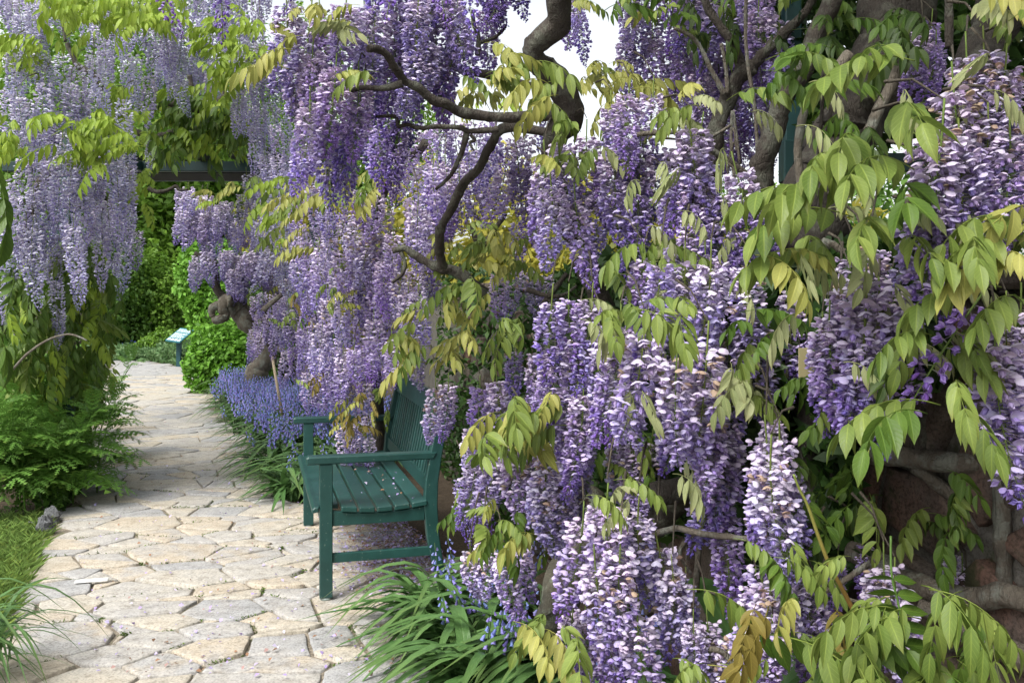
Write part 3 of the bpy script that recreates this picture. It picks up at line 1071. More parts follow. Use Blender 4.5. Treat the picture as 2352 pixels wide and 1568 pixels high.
# ------------------------------------------------------------------ garden wall
WO = Vector((.30, 4.5)); WD = Vector((-.27, .963)).normalized(); WN = Vector((-WD.y, WD.x))      # line, direction, normal to the path
WH = 1.46
wall = empty('garden_wall', (WO.x, WO.y, 0), 'old rubble stone wall of reddish and grey stones behind the bench and wisteria', 'wall', rz=math.atan2(WD.y, WD.x))
# wall frame: x along, y towards the path, z up
mb = MB()
mb.box((-7.4, -.36, -.05), (5.2, -.02, WH - .05))
link('mortar_core', mb.mesh('mortar_core', M_MORTAR, False), wall)
wseeds = []
rw = random.Random(4)
for _ in range(6000):
    p = Vector((rw.uniform(-4.3, 3.0), rw.uniform(-.25, WH + .1)))
    md = rw.uniform(.15, .27)
    if all(((p.x - q.x) * .72) ** 2 + ((p.y - q.y) * 1.1) ** 2 > md * md for q in wseeds): wseeds.append(p)
nw = 0
for i, c in enumerate(wseeds):
    if not (-4.05 < c.x < 2.8 and -.02 < c.y < WH - .1): continue
    poly = voro(wseeds, i, .045, .8, .6)
    if poly is None: continue
    if max((p - c).length for p in poly) > .5: continue
    me = slab_mesh(poly, c, rw.uniform(.004, .03), .06, .055, .10, rw.uniform(.010, .02), rw.random(), 'stone', M_WALLST)
    o = link('stone', me, wall, (c.x, 0, c.y))
    o.rotation_euler = (rad(-90), 0, 0)
    # slab local x,y -> wall x,z and its top towards the path (+y)
    o.rotation_euler = Matrix(((1, 0, 0), (0, 0, 1), (0, 1, 0))).to_euler() if False else (rad(-90), 0, 0)
    o.scale = (1, -1, 1)
    nw += 1
    if nw >= 290: break
for k in range(9):           # coping slabs along the top
    mb = MB()
    x0 = -4.2 + k * 1.04
    mb.box((x0 + .008, -.40, WH - .05), (x0 + 1.03, .05, WH + R.uniform(.0, .02)), bev=.012)
    link('coping_stone', mb.mesh('coping_stone', M_WALLST, False), wall)

# ------------------------------------------------------------------ bench
fa, fb = G(748, 1375), G(708, 1208)
BL = (fb - fa).length
yb = (fb - fa).normalized()
bench = empty('garden_bench', fa, 'dark green painted wooden slatted bench with arms beside the flagstone path', 'bench', rz=math.atan2(yb.y, yb.x) - math.pi / 2)
# local: x from the front to the back, y along towards the far end
def bpart(name, mb, smooth=False):
    return link(name, mb.mesh(name, M_PAINT, smooth), bench)

def prism(profile, y0, y1, bev=.004):
    """profile in x-z, extruded along y"""
    mb = MB()
    n = len(profile)
    cx = sum(p[0] for p in profile) / n; cz = sum(p[1] for p in profile) / n
    rings = []
    for (y, s) in ((y0, bev), (y0 + bev, 0), (y1 - bev, 0), (y1, bev)):
        ring = []
        for i, (x, z) in enumerate(profile):
            xa, za = profile[i - 1]; xb, zb = profile[(i + 1) % n]
            t1 = Vector((x - xa, z - za)).normalized(); t2 = Vector((xb - x, zb - z)).normalized()
            nn = Vector((-(t1 + t2).y, (t1 + t2).x))
            nn = nn.normalized() if nn.length > 1e-6 else Vector((0, 0))
            ring.append(mb.vert((x + nn.x * s, y, z + nn.y * s)))
        rings.append(ring)
    for a, b in zip(rings, rings[1:]):
        for k in range(n):
            k2 = (k + 1) % n
            mb.face((a[k], b[k], b[k2], a[k2]))
    mb.face(rings[0]); mb.face(list(reversed(rings[-1])))
    return mb

def stroke(center, w):
    """a band of width w along a polyline in x-z, as a closed counter-clockwise outline"""
    Lp, Rp = [], []
    for i, (x, z) in enumerate(center):
        a = center[max(0, i - 1)]; b = center[min(len(center) - 1, i + 1)]
        t = Vector((b[0] - a[0], b[1] - a[1])).normalized()
        n = Vector((-t.y, t.x)) * (w[i] if isinstance(w, list) else w) * .5
        Lp.append((x + n.x, z + n.y)); Rp.append((x - n.x, z - n.y))
    return Rp + Lp[::-1]

LW = .052
for y in (0.0, BL):
    yy = y - LW / 2
    # front leg, running up to the arm
    bpart('front_leg', prism([(-.028, .012), (.030, .012), (.030, .622), (-.028, .622)], yy, yy + LW))
    mbf = MB()
    mbf.tube([Vector((0, y, 0)), Vector((0, y, .006)), Vector((0, y, .012))], [.027, .029, .022], 14, (.22, .26, .24))
    link('glide', mbf.mesh('glide', M_METAL, False), bench)
    ctr = [(.560, .008), (.522, .12), (.498, .25), (.486, .40), (.492, .52), (.515, .66), (.552, .83), (.568, .905)]
    bpart('back_leg', prism(stroke(ctr, [.045, .052, .058, .064, .060, .056, .050, .046]), yy, yy + LW))
    # arm
    bpart('arm', prism([(-.085, .622), (.50, .622), (.515, .655), (-.078, .660), (-.090, .652)], yy - .006, yy + LW + .008, .007))
    # side rail under the seat and stretcher
    bpart('side_rail', prism([(.030, .335), (.458, .335), (.458, .402), (.38, .392), (.25, .386), (.12, .392), (.030, .405)], yy + .010, yy + LW - .010))
    bpart('stretcher', prism([(.030, .165), (.486, .165), (.486, .208), (.030, .208)], yy + .014, yy + LW - .014))
bpart('front_rail', prism([(-.020, .34), (.012, .34), (.012, .405), (-.020, .405)], LW / 2, BL - LW / 2))
bpart('back_rail', prism([(.462, .35), (.486, .35), (.486, .405), (.462, .405)], LW / 2, BL - LW / 2))
# seat: a wide front board and five slats on a dished seat
zs = lambda x: .409 - .018 * math.sin(math.pi * max(0, min(1, (x - .02) / .44))) + (.0 if x > .02 else -.0)
def seat_slat(x0, x1, ya, yb_, name='seat_slat'):
    z0, z1 = zs(x0), zs(x1)
    bpart(name, prism([(x0, z0), (x1, z1), (x1, z1 + .020), (x1 - .004, z1 + .024), (x0 + .004, z0 + .024), (x0, z0 + .020)], ya, yb_, .004))
mbfront = prism([(-.062, .402), (-.032, .406), (-.032, .430), (-.050, .430), (-.062, .420)], -.03, BL + .03, .006)
bpart('front_board', mbfront)
bpart('seat_slat', prism([(-.0315, .407), (.058, zs(.058)), (.058, zs(.058) + .024), (-.0315, .430)], LW / 2 + .002, BL - LW / 2 - .002, .004))
x = .070
for k in range(5):
    seat_slat(x, x + .070, -.034, BL + .034)
    x += .0815
# back: rails, slats
bk = lambda z: .492 + (z - .52) * (.060 / .31) if z > .5 else .488
lo_z, hi_z = .462, .800
bpart('back_bottom_rail', prism(stroke([(bk(.455), .455), (bk(.520), .520)], .030), LW / 2 - .004, BL - LW / 2 + .004))
bpart('back_top_rail', prism(stroke([(bk(.80), .80), (bk(.885), .885), (bk(.905), .905)], [.032, .034, .026]), LW / 2 - .004, BL - LW / 2 + .004, .006))
ns = 20
for k in range(ns):
    yc = LW / 2 + (k + .6) * (BL - LW) / (ns + .2)
    bpart('back_slat', prism(stroke([(bk(.515), .515), (bk(.66), .66), (bk(.803), .803)], .014), yc - .013, yc + .013, .003))

# ------------------------------------------------------------------ green timber arch over the path and the post on the right
perg = empty('pergola', (-3.9, 7.4, 0), 'dark green timber pergola bridging the path under the pale wisteria', 'pergola')
pb = Vector((-3.9, 7.4, 0))
def ppart(name, lo, hi, bev=.006, mat=None):
    mb = MB(); mb.box(Vector(lo) - pb, Vector(hi) - pb, bev=bev)
    return link(name, mb.mesh(name, mat or M_POST, False), perg)
for (px, py) in ((-3.66, 7.35), (-3.22, 6.62), (-4.45, 9.0), (-4.78, 9.75), (-1.95, 9.0), (-1.90, 9.75)):
    ppart('post', (px - .042, py - .042, 0), (px + .042, py + .042, 2.60))
ppart('beam', (-5.0, 8.96, 2.602), (-1.75, 9.04, 2.70))
ppart('beam', (-5.0, 9.71, 2.602), (-1.75, 9.79, 2.68))
for (yx) in (-3.66,):
    ppart('beam', (-3.70, 6.9, 2.602), (-3.62, 8.955, 2.70))
ppart('beam', (-3.62, 6.58, 2.602), (-3.0, 6.66, 2.70))
for k in range(7):
    yy = 9.10 + k * .085
    ppart('slat', (-4.55, yy, 2.60), (-1.8, yy + .075, 2.635), .003, M_TIMBER)
for k in range(8):
    xx = -4.5 + k * .36
    ppart('rafter', (xx, 8.7, 2.702), (xx + .05, 10.05, 2.79), .004, M_TIMBER)

pr = P(1818, 600, 3.0)
post = empty('trellis_post', (pr.x, pr.y, 0), 'dark green square trellis post standing behind the wall among the branches', 'post')
mb = MB(); mb.box((-.027, -.027, 0), (.027, .027, 3.2), bev=.004); link('post', mb.mesh('post', M_POST, False), post)
mb = MB(); mb.box((.031, -.018, 1.80), (1.0, .018, 1.86), bev=.003); link('crossbar', mb.mesh('crossbar', M_POST, False), post)
mb = MB(); mb.box((-.034, -.034, 1.765), (.034, .034, 1.90), bev=.004); link('bracket', mb.mesh('bracket', M_POST, False), post)
mb = MB(); mb.box((-1.6, -.018, 2.72), (1.4, .018, 2.78), bev=.003); link('crossbar', mb.mesh('crossbar', M_POST, False), post)

# ------------------------------------------------------------------ trees, shrubs and hedges behind
def crown_pts(ells, n, lump=.35, freq=2.2, shell=.35):
    vol = np.array([e[3] * e[4] * e[5] for e in ells]) ** .67
    idx = NR.choice(len(ells), size=n, p=vol / vol.sum())
    E = np.array(ells)[idx]
    d = NR.normal(size=(n, 3)); d /= np.linalg.norm(d, axis=1, keepdims=True)
    lum = np.array([noise.noise(Vector((float(a[0]), float(a[1]), float(a[2]))) * freq + Vector((float(i), 0, 0))) for a, i in zip(d, idx)])
    rr = (1 - shell * NR.random(n) ** 1.6) * (1 + lump * lum)
    cen = E[:, :3] + d * rr[:, None] * E[:, 3:6]
    return cen, d, lum


def shrub(name, base, ells, n, leaf, mat, label, cat, trunk=None, asp=.55, group=None, up=.6, lump=.35, freq=2.2, shell=.4, tmat=None):
    base = Vector(base)
    root = empty(name, base, label, cat, group)
    cen, d, lum = crown_pts(ells, n, lump, freq, shell)
    nr = d * .7 + NR.normal(scale=.6, size=d.shape); nr[:, 2] += up
    v = cards(cen, nr, NR.uniform(.7, 1.25, n) * leaf, asp)
    val = np.clip(.5 + lum * .55 + NR.normal(scale=.2, size=n), 0, 1)
    link('crown', quads_mesh('crown', v, np.stack([val] * 3, 1), mat), root)
    if trunk is None:
        trunk = [((0, 0, -.05), .05), ((.03, 0, ells[0][2] * .6), .04), ((0, .03, ells[0][2] * 1.1), .02)]
    mb = MB()
    pts = catmull([Vector(t[0]) for t in trunk], 4)
    rr = [trunk[0][1] + (trunk[-1][1] - trunk[0][1]) * i / (len(pts) - 1) for i in range(len(pts))]
    mb.tube(pts, rr, 8, bump=.3)
    tp = pts[-1]
    for k in range(5):
        e = ells[k % len(ells)]
        q = Vector((e[0] + NR.uniform(-.5, .5) * e[3], e[1] + NR.uniform(-.5, .5) * e[4], e[2] + NR.uniform(0, .6) * e[5]))
        mb.tube(catmull([pts[len(pts) // 2], (pts[len(pts) // 2] + q) * .5 + Vector((0, 0, .1)), q], 4), [rr[-1] * (1 - .7 * i / 8) for i in range(9)], 5)
    link('trunk', mb.mesh('trunk', tmat or M_BARK), root)
    return root


CR = {
    'bright': mat_crown('crown_bright', [(0, (.060, .135, .015)), (.5, (.130, .26, .028)), (1, (.22, .38, .05))], .4),
    'ivy': mat_crown('crown_ivy', [(0, (.075, .19, .018)), (.5, (.14, .33, .030)), (1, (.21, .43, .055))], .35),
    'mid': mat_crown('crown_mid', [(0, (.030, .075, .012)), (.5, (.065, .15, .020)), (1, (.12, .23, .035))], .3),
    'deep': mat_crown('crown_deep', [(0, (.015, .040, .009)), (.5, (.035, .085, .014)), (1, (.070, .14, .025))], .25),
    'yellow': mat_crown('crown_yellow', [(0, (.17, .20, .025)), (.5, (.34, .33, .045)), (1, (.50, .45, .09))], .45),
    'cover': mat_crown('cover', [(0, (.060, .135, .040)), (.5, (.11, .21, .075)), (1, (.19, .29, .12))], .3),
}

def at(U, V, d): return P(U, V, d)
def gd(U, d): return Vector(((U - 1176) / F * d, d, 0))

# shrubs at the end of the path
b = gd(330, 24); shrub('shrub', b, [(0, 0, 1.2, 1.5, 1.1, 1.35), (-.9, .2, 1.0, 1.0, .9, 1.1), (.9, .1, .95, .9, .8, 1.0)], 16000, .12, CR['bright'], 'dense layered green shrub at the end of the path beyond the blue flowers', 'shrub', lump=.45, freq=3)
b = gd(250, 23); shrub('shrub', b, [(0, 0, 1.5, 1.0, .9, 1.6)], 8000, .11, CR['mid'], 'dark leafy shrub behind the hanging leaves left of the path end', 'shrub', lump=.45, freq=3)
b = gd(375, 21.2); shrub('shrub', b, [(0, 0, .28, .42, .35, .32), (-.3, 0, .2, .3, .3, .22)], 2200, .085, CR['bright'], 'small bright green bush in front of the dark shrub left of the sign', 'shrub')
b = gd(465, 16.5); shrub('hedge', b, [(.38, .1, .8, .52, .5, .85), (-.08, .1, 1.62, .45, .4, .70), (.35, .2, 1.5, .5, .4, .9), (.7, 0, .7, .5, .4, .75), (.12, .15, 1.05, .42, .4, .75), (.5, .2, 1.1, .55, .45, 1.0)], 19000, .105, CR['ivy'], 'tall bright lime green leafy hedge right of the sign', 'hedge', lump=.3, freq=3.5, up=.3)
b = gd(520, 13.2); shrub('shrub', b, [(0, 0, .50, .50, .42, .52), (.25, .1, .42, .42, .4, .45), (-.28, -.05, .35, .3, .3, .40)], 6500, .085, CR['ivy'], 'rounded bright green bush at the foot of the twisted wisteria trunk', 'shrub', lump=.35, freq=3.5)
b = gd(610, 14.5); shrub('shrub', b, [(0, 0, .8, .9, .6, .95)], 4500, .10, CR['deep'], 'dark green shrub in the shade behind the twisted wisteria trunk', 'shrub')
# trees beyond
TB = [   # U, d, crown height, radius, colour, label
    (430, 30, 5.4, 3.3, 'ivy', 'bright green tree seen under the pergola beam behind the path end'),
    (230, 27, 6.5, 3.2, 'bright', 'broad green tree left behind the dark shrub at the path end'),
    (560, 30, 4.2, 2.6, 'mid', 'mid green tree behind the lilac wisteria tree'),
    (10, 32, 8.2, 4.0, 'bright', 'bright green tree behind the pale wisteria curtain at left'),
    (760, 34, 7.5, 3.6, 'bright', 'light green tree far behind the upper purple wisteria'),
    (330, 36, 10.0, 4.5, 'bright', 'tall pale green tree behind the pergola canopy'),
    (700, 26, 2.6, 2.0, 'yellow', 'yellow green shrub behind the wisteria over the bench'),
]
for (U, d, h, r_, c_, lab) in TB:
    b = gd(U, d)
    shrub('tree', b, [(0, 0, h, r_, r_ * .8, h * .55), (-r_ * .6, 0, h * .8, r_ * .6, r_ * .6, h * .45), (r_ * .6, .2, h * .85, r_ * .6, r_ * .6, h * .45), (0, -.3, h * .45, r_ * .9, r_ * .6, h * .4)],
          14000, .24, CR[c_], lab, 'tree', trunk=[((0, 0, -.05), .22), ((.1, 0, h * .5), .16), ((0, .1, h), .08)], lump=.4, freq=2.6)
# yellow-green foliage behind the wall
YB = [
    (1240, 9.5, 1.7, .9, 'yellow', 'golden green bush glowing behind the wall left of the curved trunk'),
    (1430, 8.2, 1.45, .75, 'yellow', 'golden leaved bush behind the wall below the patch of white sky'),
    (1660, 8.8, 1.25, .80, 'yellow', 'yellow green bush behind the wall between two hanging clusters'),
    (1905, 7.6, 1.30, .70, 'yellow', 'yellow green bush behind the wall right of the green post'),
    (1050, 12, 1.9, 1.2, 'yellow', 'large golden bush behind the wall above the bench'),
    (1560, 17, 2.2, 1.8, 'bright', 'light green tree behind the yellow bushes beyond the wall'),
    (2200, 12, 2.2, 1.8, 'mid', 'mid green tree behind the trunks at right'),
    (1900, 20, 2.6, 2.0, 'bright', 'light green tree far behind the green post'),
]
for (U, d, h, r_, c_, lab) in YB:
    b = gd(U, d)
    shrub('bush', b, [(0, 0, h, r_, r_ * .8, h * .62), (-r_ * .5, 0, h * .7, r_ * .6, r_ * .6, h * .5), (r_ * .5, .1, h * .75, r_ * .6, r_ * .6, h * .5)],
          5200, .085 + .004 * d, CR[c_], lab, 'bush', lump=.45, freq=3)

# ground cover with blue flowers at the end of the path
gc_ = []
for _ in range(26000):
    u = R.uniform(180, 480); v = R.uniform(772, 850)
    g = G(u, v)
    if g.y > 32 or (inpoly(path_g, g.x, g.y) and v > 828 + R.gauss(0, 2)): continue
    gc_.append((g.x, g.y, R.uniform(0, .30 if u > 360 else .18)))
gc_ = np.array(gc_)
gn = NR.normal(scale=.8, size=gc_.shape); gn[:, 2] += .5
val = np.clip(NR.normal(.5, .25, len(gc_)), 0, 1)
link('ground_cover', quads_mesh('ground_cover', cards(gc_, gn, NR.uniform(.09, .19, len(gc_)), .35), np.stack([val] * 3, 1), CR['cover']), kind='stuff')
bf = np.array([(g.x, g.y, R.uniform(.15, .26)) for g in (G(R.uniform(280, 430), R.uniform(792, 806)) for _ in range(70))])
link('blue_flowers', quads_mesh('blue_flowers', cards(bf, NR.normal(size=bf.shape), .07, .8), np.array([(.10, .12, .50)]) * NR.uniform(.7, 1.4, (len(bf), 1)), M_BELL), kind='stuff')
# left verge of the path (stones and low leaves)
gv = []
for _ in range(5000):
    k = R.randrange(0, 8)
    (u0, v0), (u1, v1) = LEFT[k], LEFT[k + 1]
    f = R.random()
    g = G(u0 + (u1 - u0) * f, v0 + (v1 - v0) * f)
    gv.append((g.x - abs(R.gauss(0, .16)), g.y, R.uniform(0, .14)))
gv = np.array(gv); gn = NR.normal(scale=.8, size=gv.shape); gn[:, 2] += .5
val = np.clip(NR.normal(.45, .25, len(gv)), 0, 1)
link('verge_plants', quads_mesh('verge_plants', cards(gv, gn, NR.uniform(.03, .07, len(gv)), .5), np.stack([val] * 3, 1), CR['mid']), kind='stuff')

# ------------------------------------------------------------------ information board
NL, NRt, FR, FL = P(380, 783.5, 17.4), P(413, 788.5, 17.2), P(436, 757.5, 17.85), P(415, 755.5, 18.05)
sb = Vector((NL + NRt + FR + FL) / 4)
sign = empty('information_board', (sb.x, sb.y, 0), 'slanted blue green plant information board on a post at the path end', 'sign')
so = Vector((sb.x, sb.y, 0))
ex, ey = (NRt - NL), (FL - NL)
en = ex.cross(ey).normalized()
if en.z < 0: en = -en
def pan(a, bb, h): return NL + ex * a + ey * bb + en * h - so
mb = MB()
q0 = [mb.vert(pan(a, bb, 0), (.02, .09, .11)) for a, bb in ((0, 0), (1, 0), (1, 1), (0, 1))]
q1 = [mb.vert(pan(a, bb, .025), (.045, .20, .23)) for a, bb in ((0, 0), (1, 0), (1, 1), (0, 1))]
mb.face(q1); mb.face(q0[::-1])
for k in range(4): mb.face((q0[k], q0[(k + 1) % 4], q1[(k + 1) % 4], q1[k]))
link('panel', mb.mesh('panel', M_VCOL, False), sign)
mb = MB()
for k in range(11):
    b0 = .26 + k * .062
    if k in (6,): continue
    xa = .06
    for w_ in range(R.randrange(4, 7)):
        xb = min(.94, xa + R.uniform(.08, .2))
        mb.face([mb.vert(pan(a, bb, .029), (.75, .82, .82)) for a, bb in ((xa, b0), (xb, b0), (xb, b0 + .032), (xa, b0 + .032))])
        xa = xb + .03
        if xa > .9: break
for k in range(4):
    xa = .05 + k * .235
    mb.face([mb.vert(pan(a, bb, .029), (.70, .66, .70)) for a, bb in ((xa, .04), (xa + .19, .04), (xa + .17, .19), (xa + .02, .19))])
link('print', mb.mesh('print', M_VCOL, False), sign)
mb = MB(); mb.box((-.04, -.04, 0), (.04, .04, sb.z - .04), (.02, .07, .08)); link('post', mb.mesh('post', M_VCOL, False), sign)

# ------------------------------------------------------------------ wisteria vines
# -- 1: the vine over the bench
VM = Vine(gd(1270, 3.5), 'purple wisteria with a dark snaking trunk arching over the bench')
c2 = crop(900, 0, 1.568)
VM.wood([gd(1440, 3.75), P(1440, 1200, 3.7), P(1400, 800, 3.6), P(1350, 600, 3.45), P(1285, 470, 3.3)], .05, .042, 'trunk')
VM.wood([P(1285, 470, 3.3)] + line(c2, [(1900, 830), (1975, 730), (1995, 640), (1950, 540), (1850, 420), (1765, 335), (1790, 260), (1905, 130), (1930, 0), (1960, -160)], (3.15, 2.8)), .043, .036, 'trunk', per=8, sides=12)
VM.wood(line(c2, [(1960, 690), (1560, 700), (1450, 690), (1330, 670), (1250, 620), (1160, 590), (1080, 530), (1000, 490), (960, 430), (930, 390), (890, 330), (830, 295), (780, 292)], (3.1, 2.75)), .019, .012, per=5)
VM.wood(line(c2, [(985, 500), (870, 525), (760, 522), (670, 545), (560, 600)], 2.85), .012, .006, per=5)
VM.wood(line(c2, [(1560, 770), (1480, 780), (1380, 785), (1320, 760), (1200, 750), (1080, 765), (1010, 745), (960, 755), (955, 700), (900, 690), (830, 690)], 3.05), .011, .005, per=4)
VM.wood(line(c2, [(1900, 800), (1600, 760), (1520, 850), (1440, 1000), (1340, 1110), (1270, 1250), (1210, 1380), (1205, 1500), (1225, 1590)], (3.2, 3.7)), .016, .020, per=6, sides=10)
VM.wood(line(c2, [(1370, 790), (1340, 900), (1290, 1010), (1240, 1070), (1180, 1130)], 3.2), .011, .005, per=5)
VM.wood(line(c2, [(1110, 290), (1230, 310), (1280, 340), (1300, 400), (1370, 425), (1450, 440), (1600, 470), (1750, 520)], 3.3), .013, .016, per=5)
VM.wood(line(c2, [(1390, 800), (1415, 835), (1385, 850), (1410, 900)], 3.05), .007, .004)
VM.wood(line(c2, [(1430, 330), (1440, 230), (1410, 150), (1400, 60)], 3.3), .010, .006)
VM.wood(line(c2, [(1430, 260), (1540, 220), (1600, 160)], 3.3), .008, .005)
c5 = crop(1000, 900, 1.568)
VM.wood(line(c5, [(1330, 330), (1140, 200), (1045, 180), (960, 140), (880, 100), (840, 70), (770, 80)], (3.8, 3.8)), .024, .012)
VM.wood(line(c5, [(820, 90), (845, 160), (830, 220), (770, 270)], 3.8), .010, .006)
VM.wood(line(c2, [(1430, 1500), (1500, 1420), (1560, 1330), (1600, 1270)], 4.4), .016, .010)
VM.wood(line(c2, [(1440, 1480), (1400, 1350), (1450, 1330), (1380, 1250)], 4.4), .014, .006)
VM.fill([(648, 100), (780, 70), (838, 160), (828, 260), (800, 330), (690, 330), (650, 240)], (2.85, 2.8), ['pal', 'mid'], 1.35, .12)
VM.fill([(690, 290), (830, 290), (905, 400), (880, 440), (760, 415), (700, 370)], (2.95, 3.0), ['mid', 'yng'], 1.25, .1)
VM.fill([(800, -60), (1000, -60), (1000, 160), (960, 230), (900, 300), (840, 240), (810, 120)], (3.0, 3.05), ['pal', 'mid', 'yng'], 1.35, .12)
VM.fill([(960, -60), (1225, -60), (1180, 90), (1080, 140), (1080, 190), (980, 220)], (3.2, 3.3), ['mid', 'yng'], 1.4, .14)
VM.fill([(830, 230), (960, 250), (970, 330), (900, 420), (820, 400)], 3.35, ['yng', 'yng'], 1.25, .1)
VM.fill([(930, 310), (1140, 300), (1150, 420), (1010, 600), (930, 560), (910, 430)], (4.3, 4.2), ['lmid', 'lyng'], 1.35, .2)
VM.fill([(1090, 320), (1250, 320), (1250, 480), (1120, 500)], 3.7, ['lmid', 'lyng'], 1.25, .15)
VM.fill([(950, 420), (1075, 440), (1065, 610), (950, 600)], 4.0, ['lmid', 'lyng'], 1.35, .15)
for (u, v) in ((360, -15), (505, -30), (1000, -55), (1075, -20), (690, -60), (905, -60)):
    VM.rac(P(u, v - 50, 2.0), 'bud', .8)
VM.fill([(1140, -50), (1240, -50), (1215, 130), (1165, 150)], 3.35, ['mid', 'yng'], 1.2, .1)
VM.rac(P(1325, 20, 3.4), 'yng', .8); VM.rac(P(1310, -40, 3.5), 'mid', .9)
VM.leaves([(1330, 170), (1450, 170), (1450, 260), (1340, 270)], 3.5, ['gold', 'olive'], 16, 'lp')
VM.leaves([(640, 20), (800, 40), (820, 110), (700, 110), (625, 90)], 2.75, ['gold', 'gold', 'young'], 16, 'hp', .8, az=-120)
VM.leaves([(605, 90), (650, 90), (650, 180), (610, 190)], 2.7, ['gold'], 5, 'hp', .8, az=-170, spread=30)
VM.leaves([(780, 170), (830, 170), (830, 220), (780, 220)], 2.65, ['olive', 'gold'], 3, 'hp', .7)
VM.leaves([(1090, 110), (1180, 100), (1220, 170), (1180, 220), (1100, 210)], 2.75, ['olive', 'gold'], 12, 'hp', .85)
VM.leaves([(1120, 170), (1250, 170), (1260, 260), (1130, 260)], 2.7, ['olive', 'olive', 'gold'], 14, 'hp', .85)
VM.leaves([(1060, 180), (1160, 190), (1150, 260), (1060, 260)], 3.6, ['gold', 'olive'], 12, 'lp')
VM.leaves([(1000, 200), (1200, 180), (1200, 300), (1000, 300)], 4.6, ['gold', 'lime'], 20, 'lp')
VM.leaves([(1340, 190), (1480, 170), (1560, 260), (1480, 330), (1340, 290)], (3.3, 3.1), ['gold', 'olive', 'gold'], 24, 'lp')
VM.finish()

# -- 2: the vine between the bench and the far twisted tree
VS = Vine(gd(800, 6.1), 'lilac wisteria hanging behind the back of the bench, above the bluebells')
VS.wood([gd(880, 5.9), P(860, 800, 5.6), P(850, 560, 5.2), P(900, 400, 4.6), P(980, 330, 4.2)], .04, .02, 'trunk')
VS.wood([P(860, 800, 5.6), P(780, 600, 5.4), P(720, 450, 5.3)], .022, .010)
VS.wood(line(c5, [(390, 180), (360, 260), (340, 310)], 5.4), .010, .008)
VS.wood(line(c5, [(0, 440), (60, 380), (110, 340)], 5.9), .020, .014)
VS.fill([(680, 350), (745, 350), (760, 500), (735, 650), (690, 680), (665, 560)], 5.4, ['lold', 'lmid'], 1.25, .2)
VS.fill([(750, 460), (900, 450), (905, 640), (890, 760), (760, 640)], 4.9, ['lold', 'lmid', 'lyng'], 1.35, .2)
VS.fill([(730, 640), (900, 560), (990, 620), (990, 760), (930, 850), (850, 830), (760, 900), (735, 780)], (5.2, 4.6), ['lold', 'lmid', 'lyng'], 1.4, .2)
VS.fill([(690, 820), (910, 820), (890, 900), (790, 970), (700, 960)], 5.6, ['lmid', 'lyng'], 1.35, .15)
VS.fill([(570, 690), (740, 640), (740, 860), (660, 850), (580, 800)], (8.6, 6.2), ['lmid', 'lyng'], 1.25, .3)
VS.fill([(760, 985), (855, 980), (860, 1045), (760, 1045)], 5.3, ['lold', 'lmid'], 1.4, .12, .75)
VS.fill([(670, 620), (760, 560), (800, 700), (700, 740)], 6.0, ['lmid', 'lyng'], 1.25, .2)
VS.leaves([(650, 430), (780, 385), (905, 400), (930, 470), (800, 470), (720, 540), (665, 560)], (4.6, 4.2), ['gold', 'olive', 'gold'], 48, 'lp', 1.0, az=-110)
VS.leaves([(640, 440), (720, 430), (720, 590), (650, 600)], 4.5, ['gold'], 14, 'lp', .9, az=-150, spread=40)
VS.leaves([(700, 560), (900, 520), (900, 620), (720, 640)], 5.0, ['olive', 'gold'], 8, 'lp')
VS.leaves([(720, 640), (810, 650), (800, 740), (725, 740)], 4.9, ['gold', 'olive'], 14, 'lp', .9)
VS.leaves([(765, 930), (895, 890), (900, 960), (780, 985)], (5.1, 5.0), ['bronze', 'olive', 'gold'], 26, 'lp', .85)
VS.leaves([(690, 870), (740, 860), (740, 930), (700, 940)], 5.3, ['olive', 'bronze'], 6, 'lp', .8)
VS.leaves([(600, 690), (740, 650), (740, 760), (620, 780)], (7.6, 6.2), ['olive', 'bronze'], 16, 'lp')
VS.leaves([(790, 980), (890, 980), (880, 1040), (800, 1040)], 5.2, ['bronze', 'gold'], 8, 'lp', .8)
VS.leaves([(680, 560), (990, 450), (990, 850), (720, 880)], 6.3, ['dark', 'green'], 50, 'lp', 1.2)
VS.finish()

# -- 3: the vine on the wall right of the bench
VL = Vine(gd(1279, 3.25), 'lilac wisteria spilling over the wall right of the bench from a thick mossy trunk')
cD = crop(1400, 1900, 1.96)
mo = line(cD, [(1380, 950), (1410, 800), (1450, 620), (1510, 420), (1570, 230), (1640, 80), (1700, -60)], (3.15, 3.5))
VL.wood(mo, .078, .045, 'trunk', M_MOSSY, 6, 14, .30)
VL.wood(line(c5, [(1490, 1180), (1450, 1050), (1400, 950), (1340, 860), (1290, 790)], (3.6, 3.6)), .040, .026, 'trunk', M_BARK2, 6, 12)
VL.wood(line(c5, [(1390, 1010), (1310, 960), (1260, 900)], 3.55), .018, .010, mat=M_BARK2)
VL.wood([P(1500, 1200, 2.7), P(1560, 1130, 2.6), P(1640, 1100, 2.5), P(1780, 1010, 2.4)], .045, .030, sides=10)
VL.wood([P(1520, 1110, 2.8), P(1500, 1070, 2.8), P(1540, 1010, 2.8), P(1640, 960, 2.7)], .035, .02, sides=10)
cE = crop(2000, 900, 1.568)
VL.wood(line(cE, [(0, 310), (120, 350), (220, 345), (300, 290)], 3.6), .010, .006)
VL.wood(line(cE, [(80, 500), (100, 400), (180, 290), (240, 220)], 3.7), .014, .010)
VL.wood(line(cE, [(130, 370), (190, 430), (260, 470)], 3.6), .006, .004)
VL.wood(line(cE, [(30, 570), (90, 690), (150, 780)], 3.2), .004, .003, mat=M_BARK2)
VL.rac(P(1000, 888, 3.5), 'old', .8, .04); VL.rac(P(1030, 880, 3.6), 'mid', .8, .04)
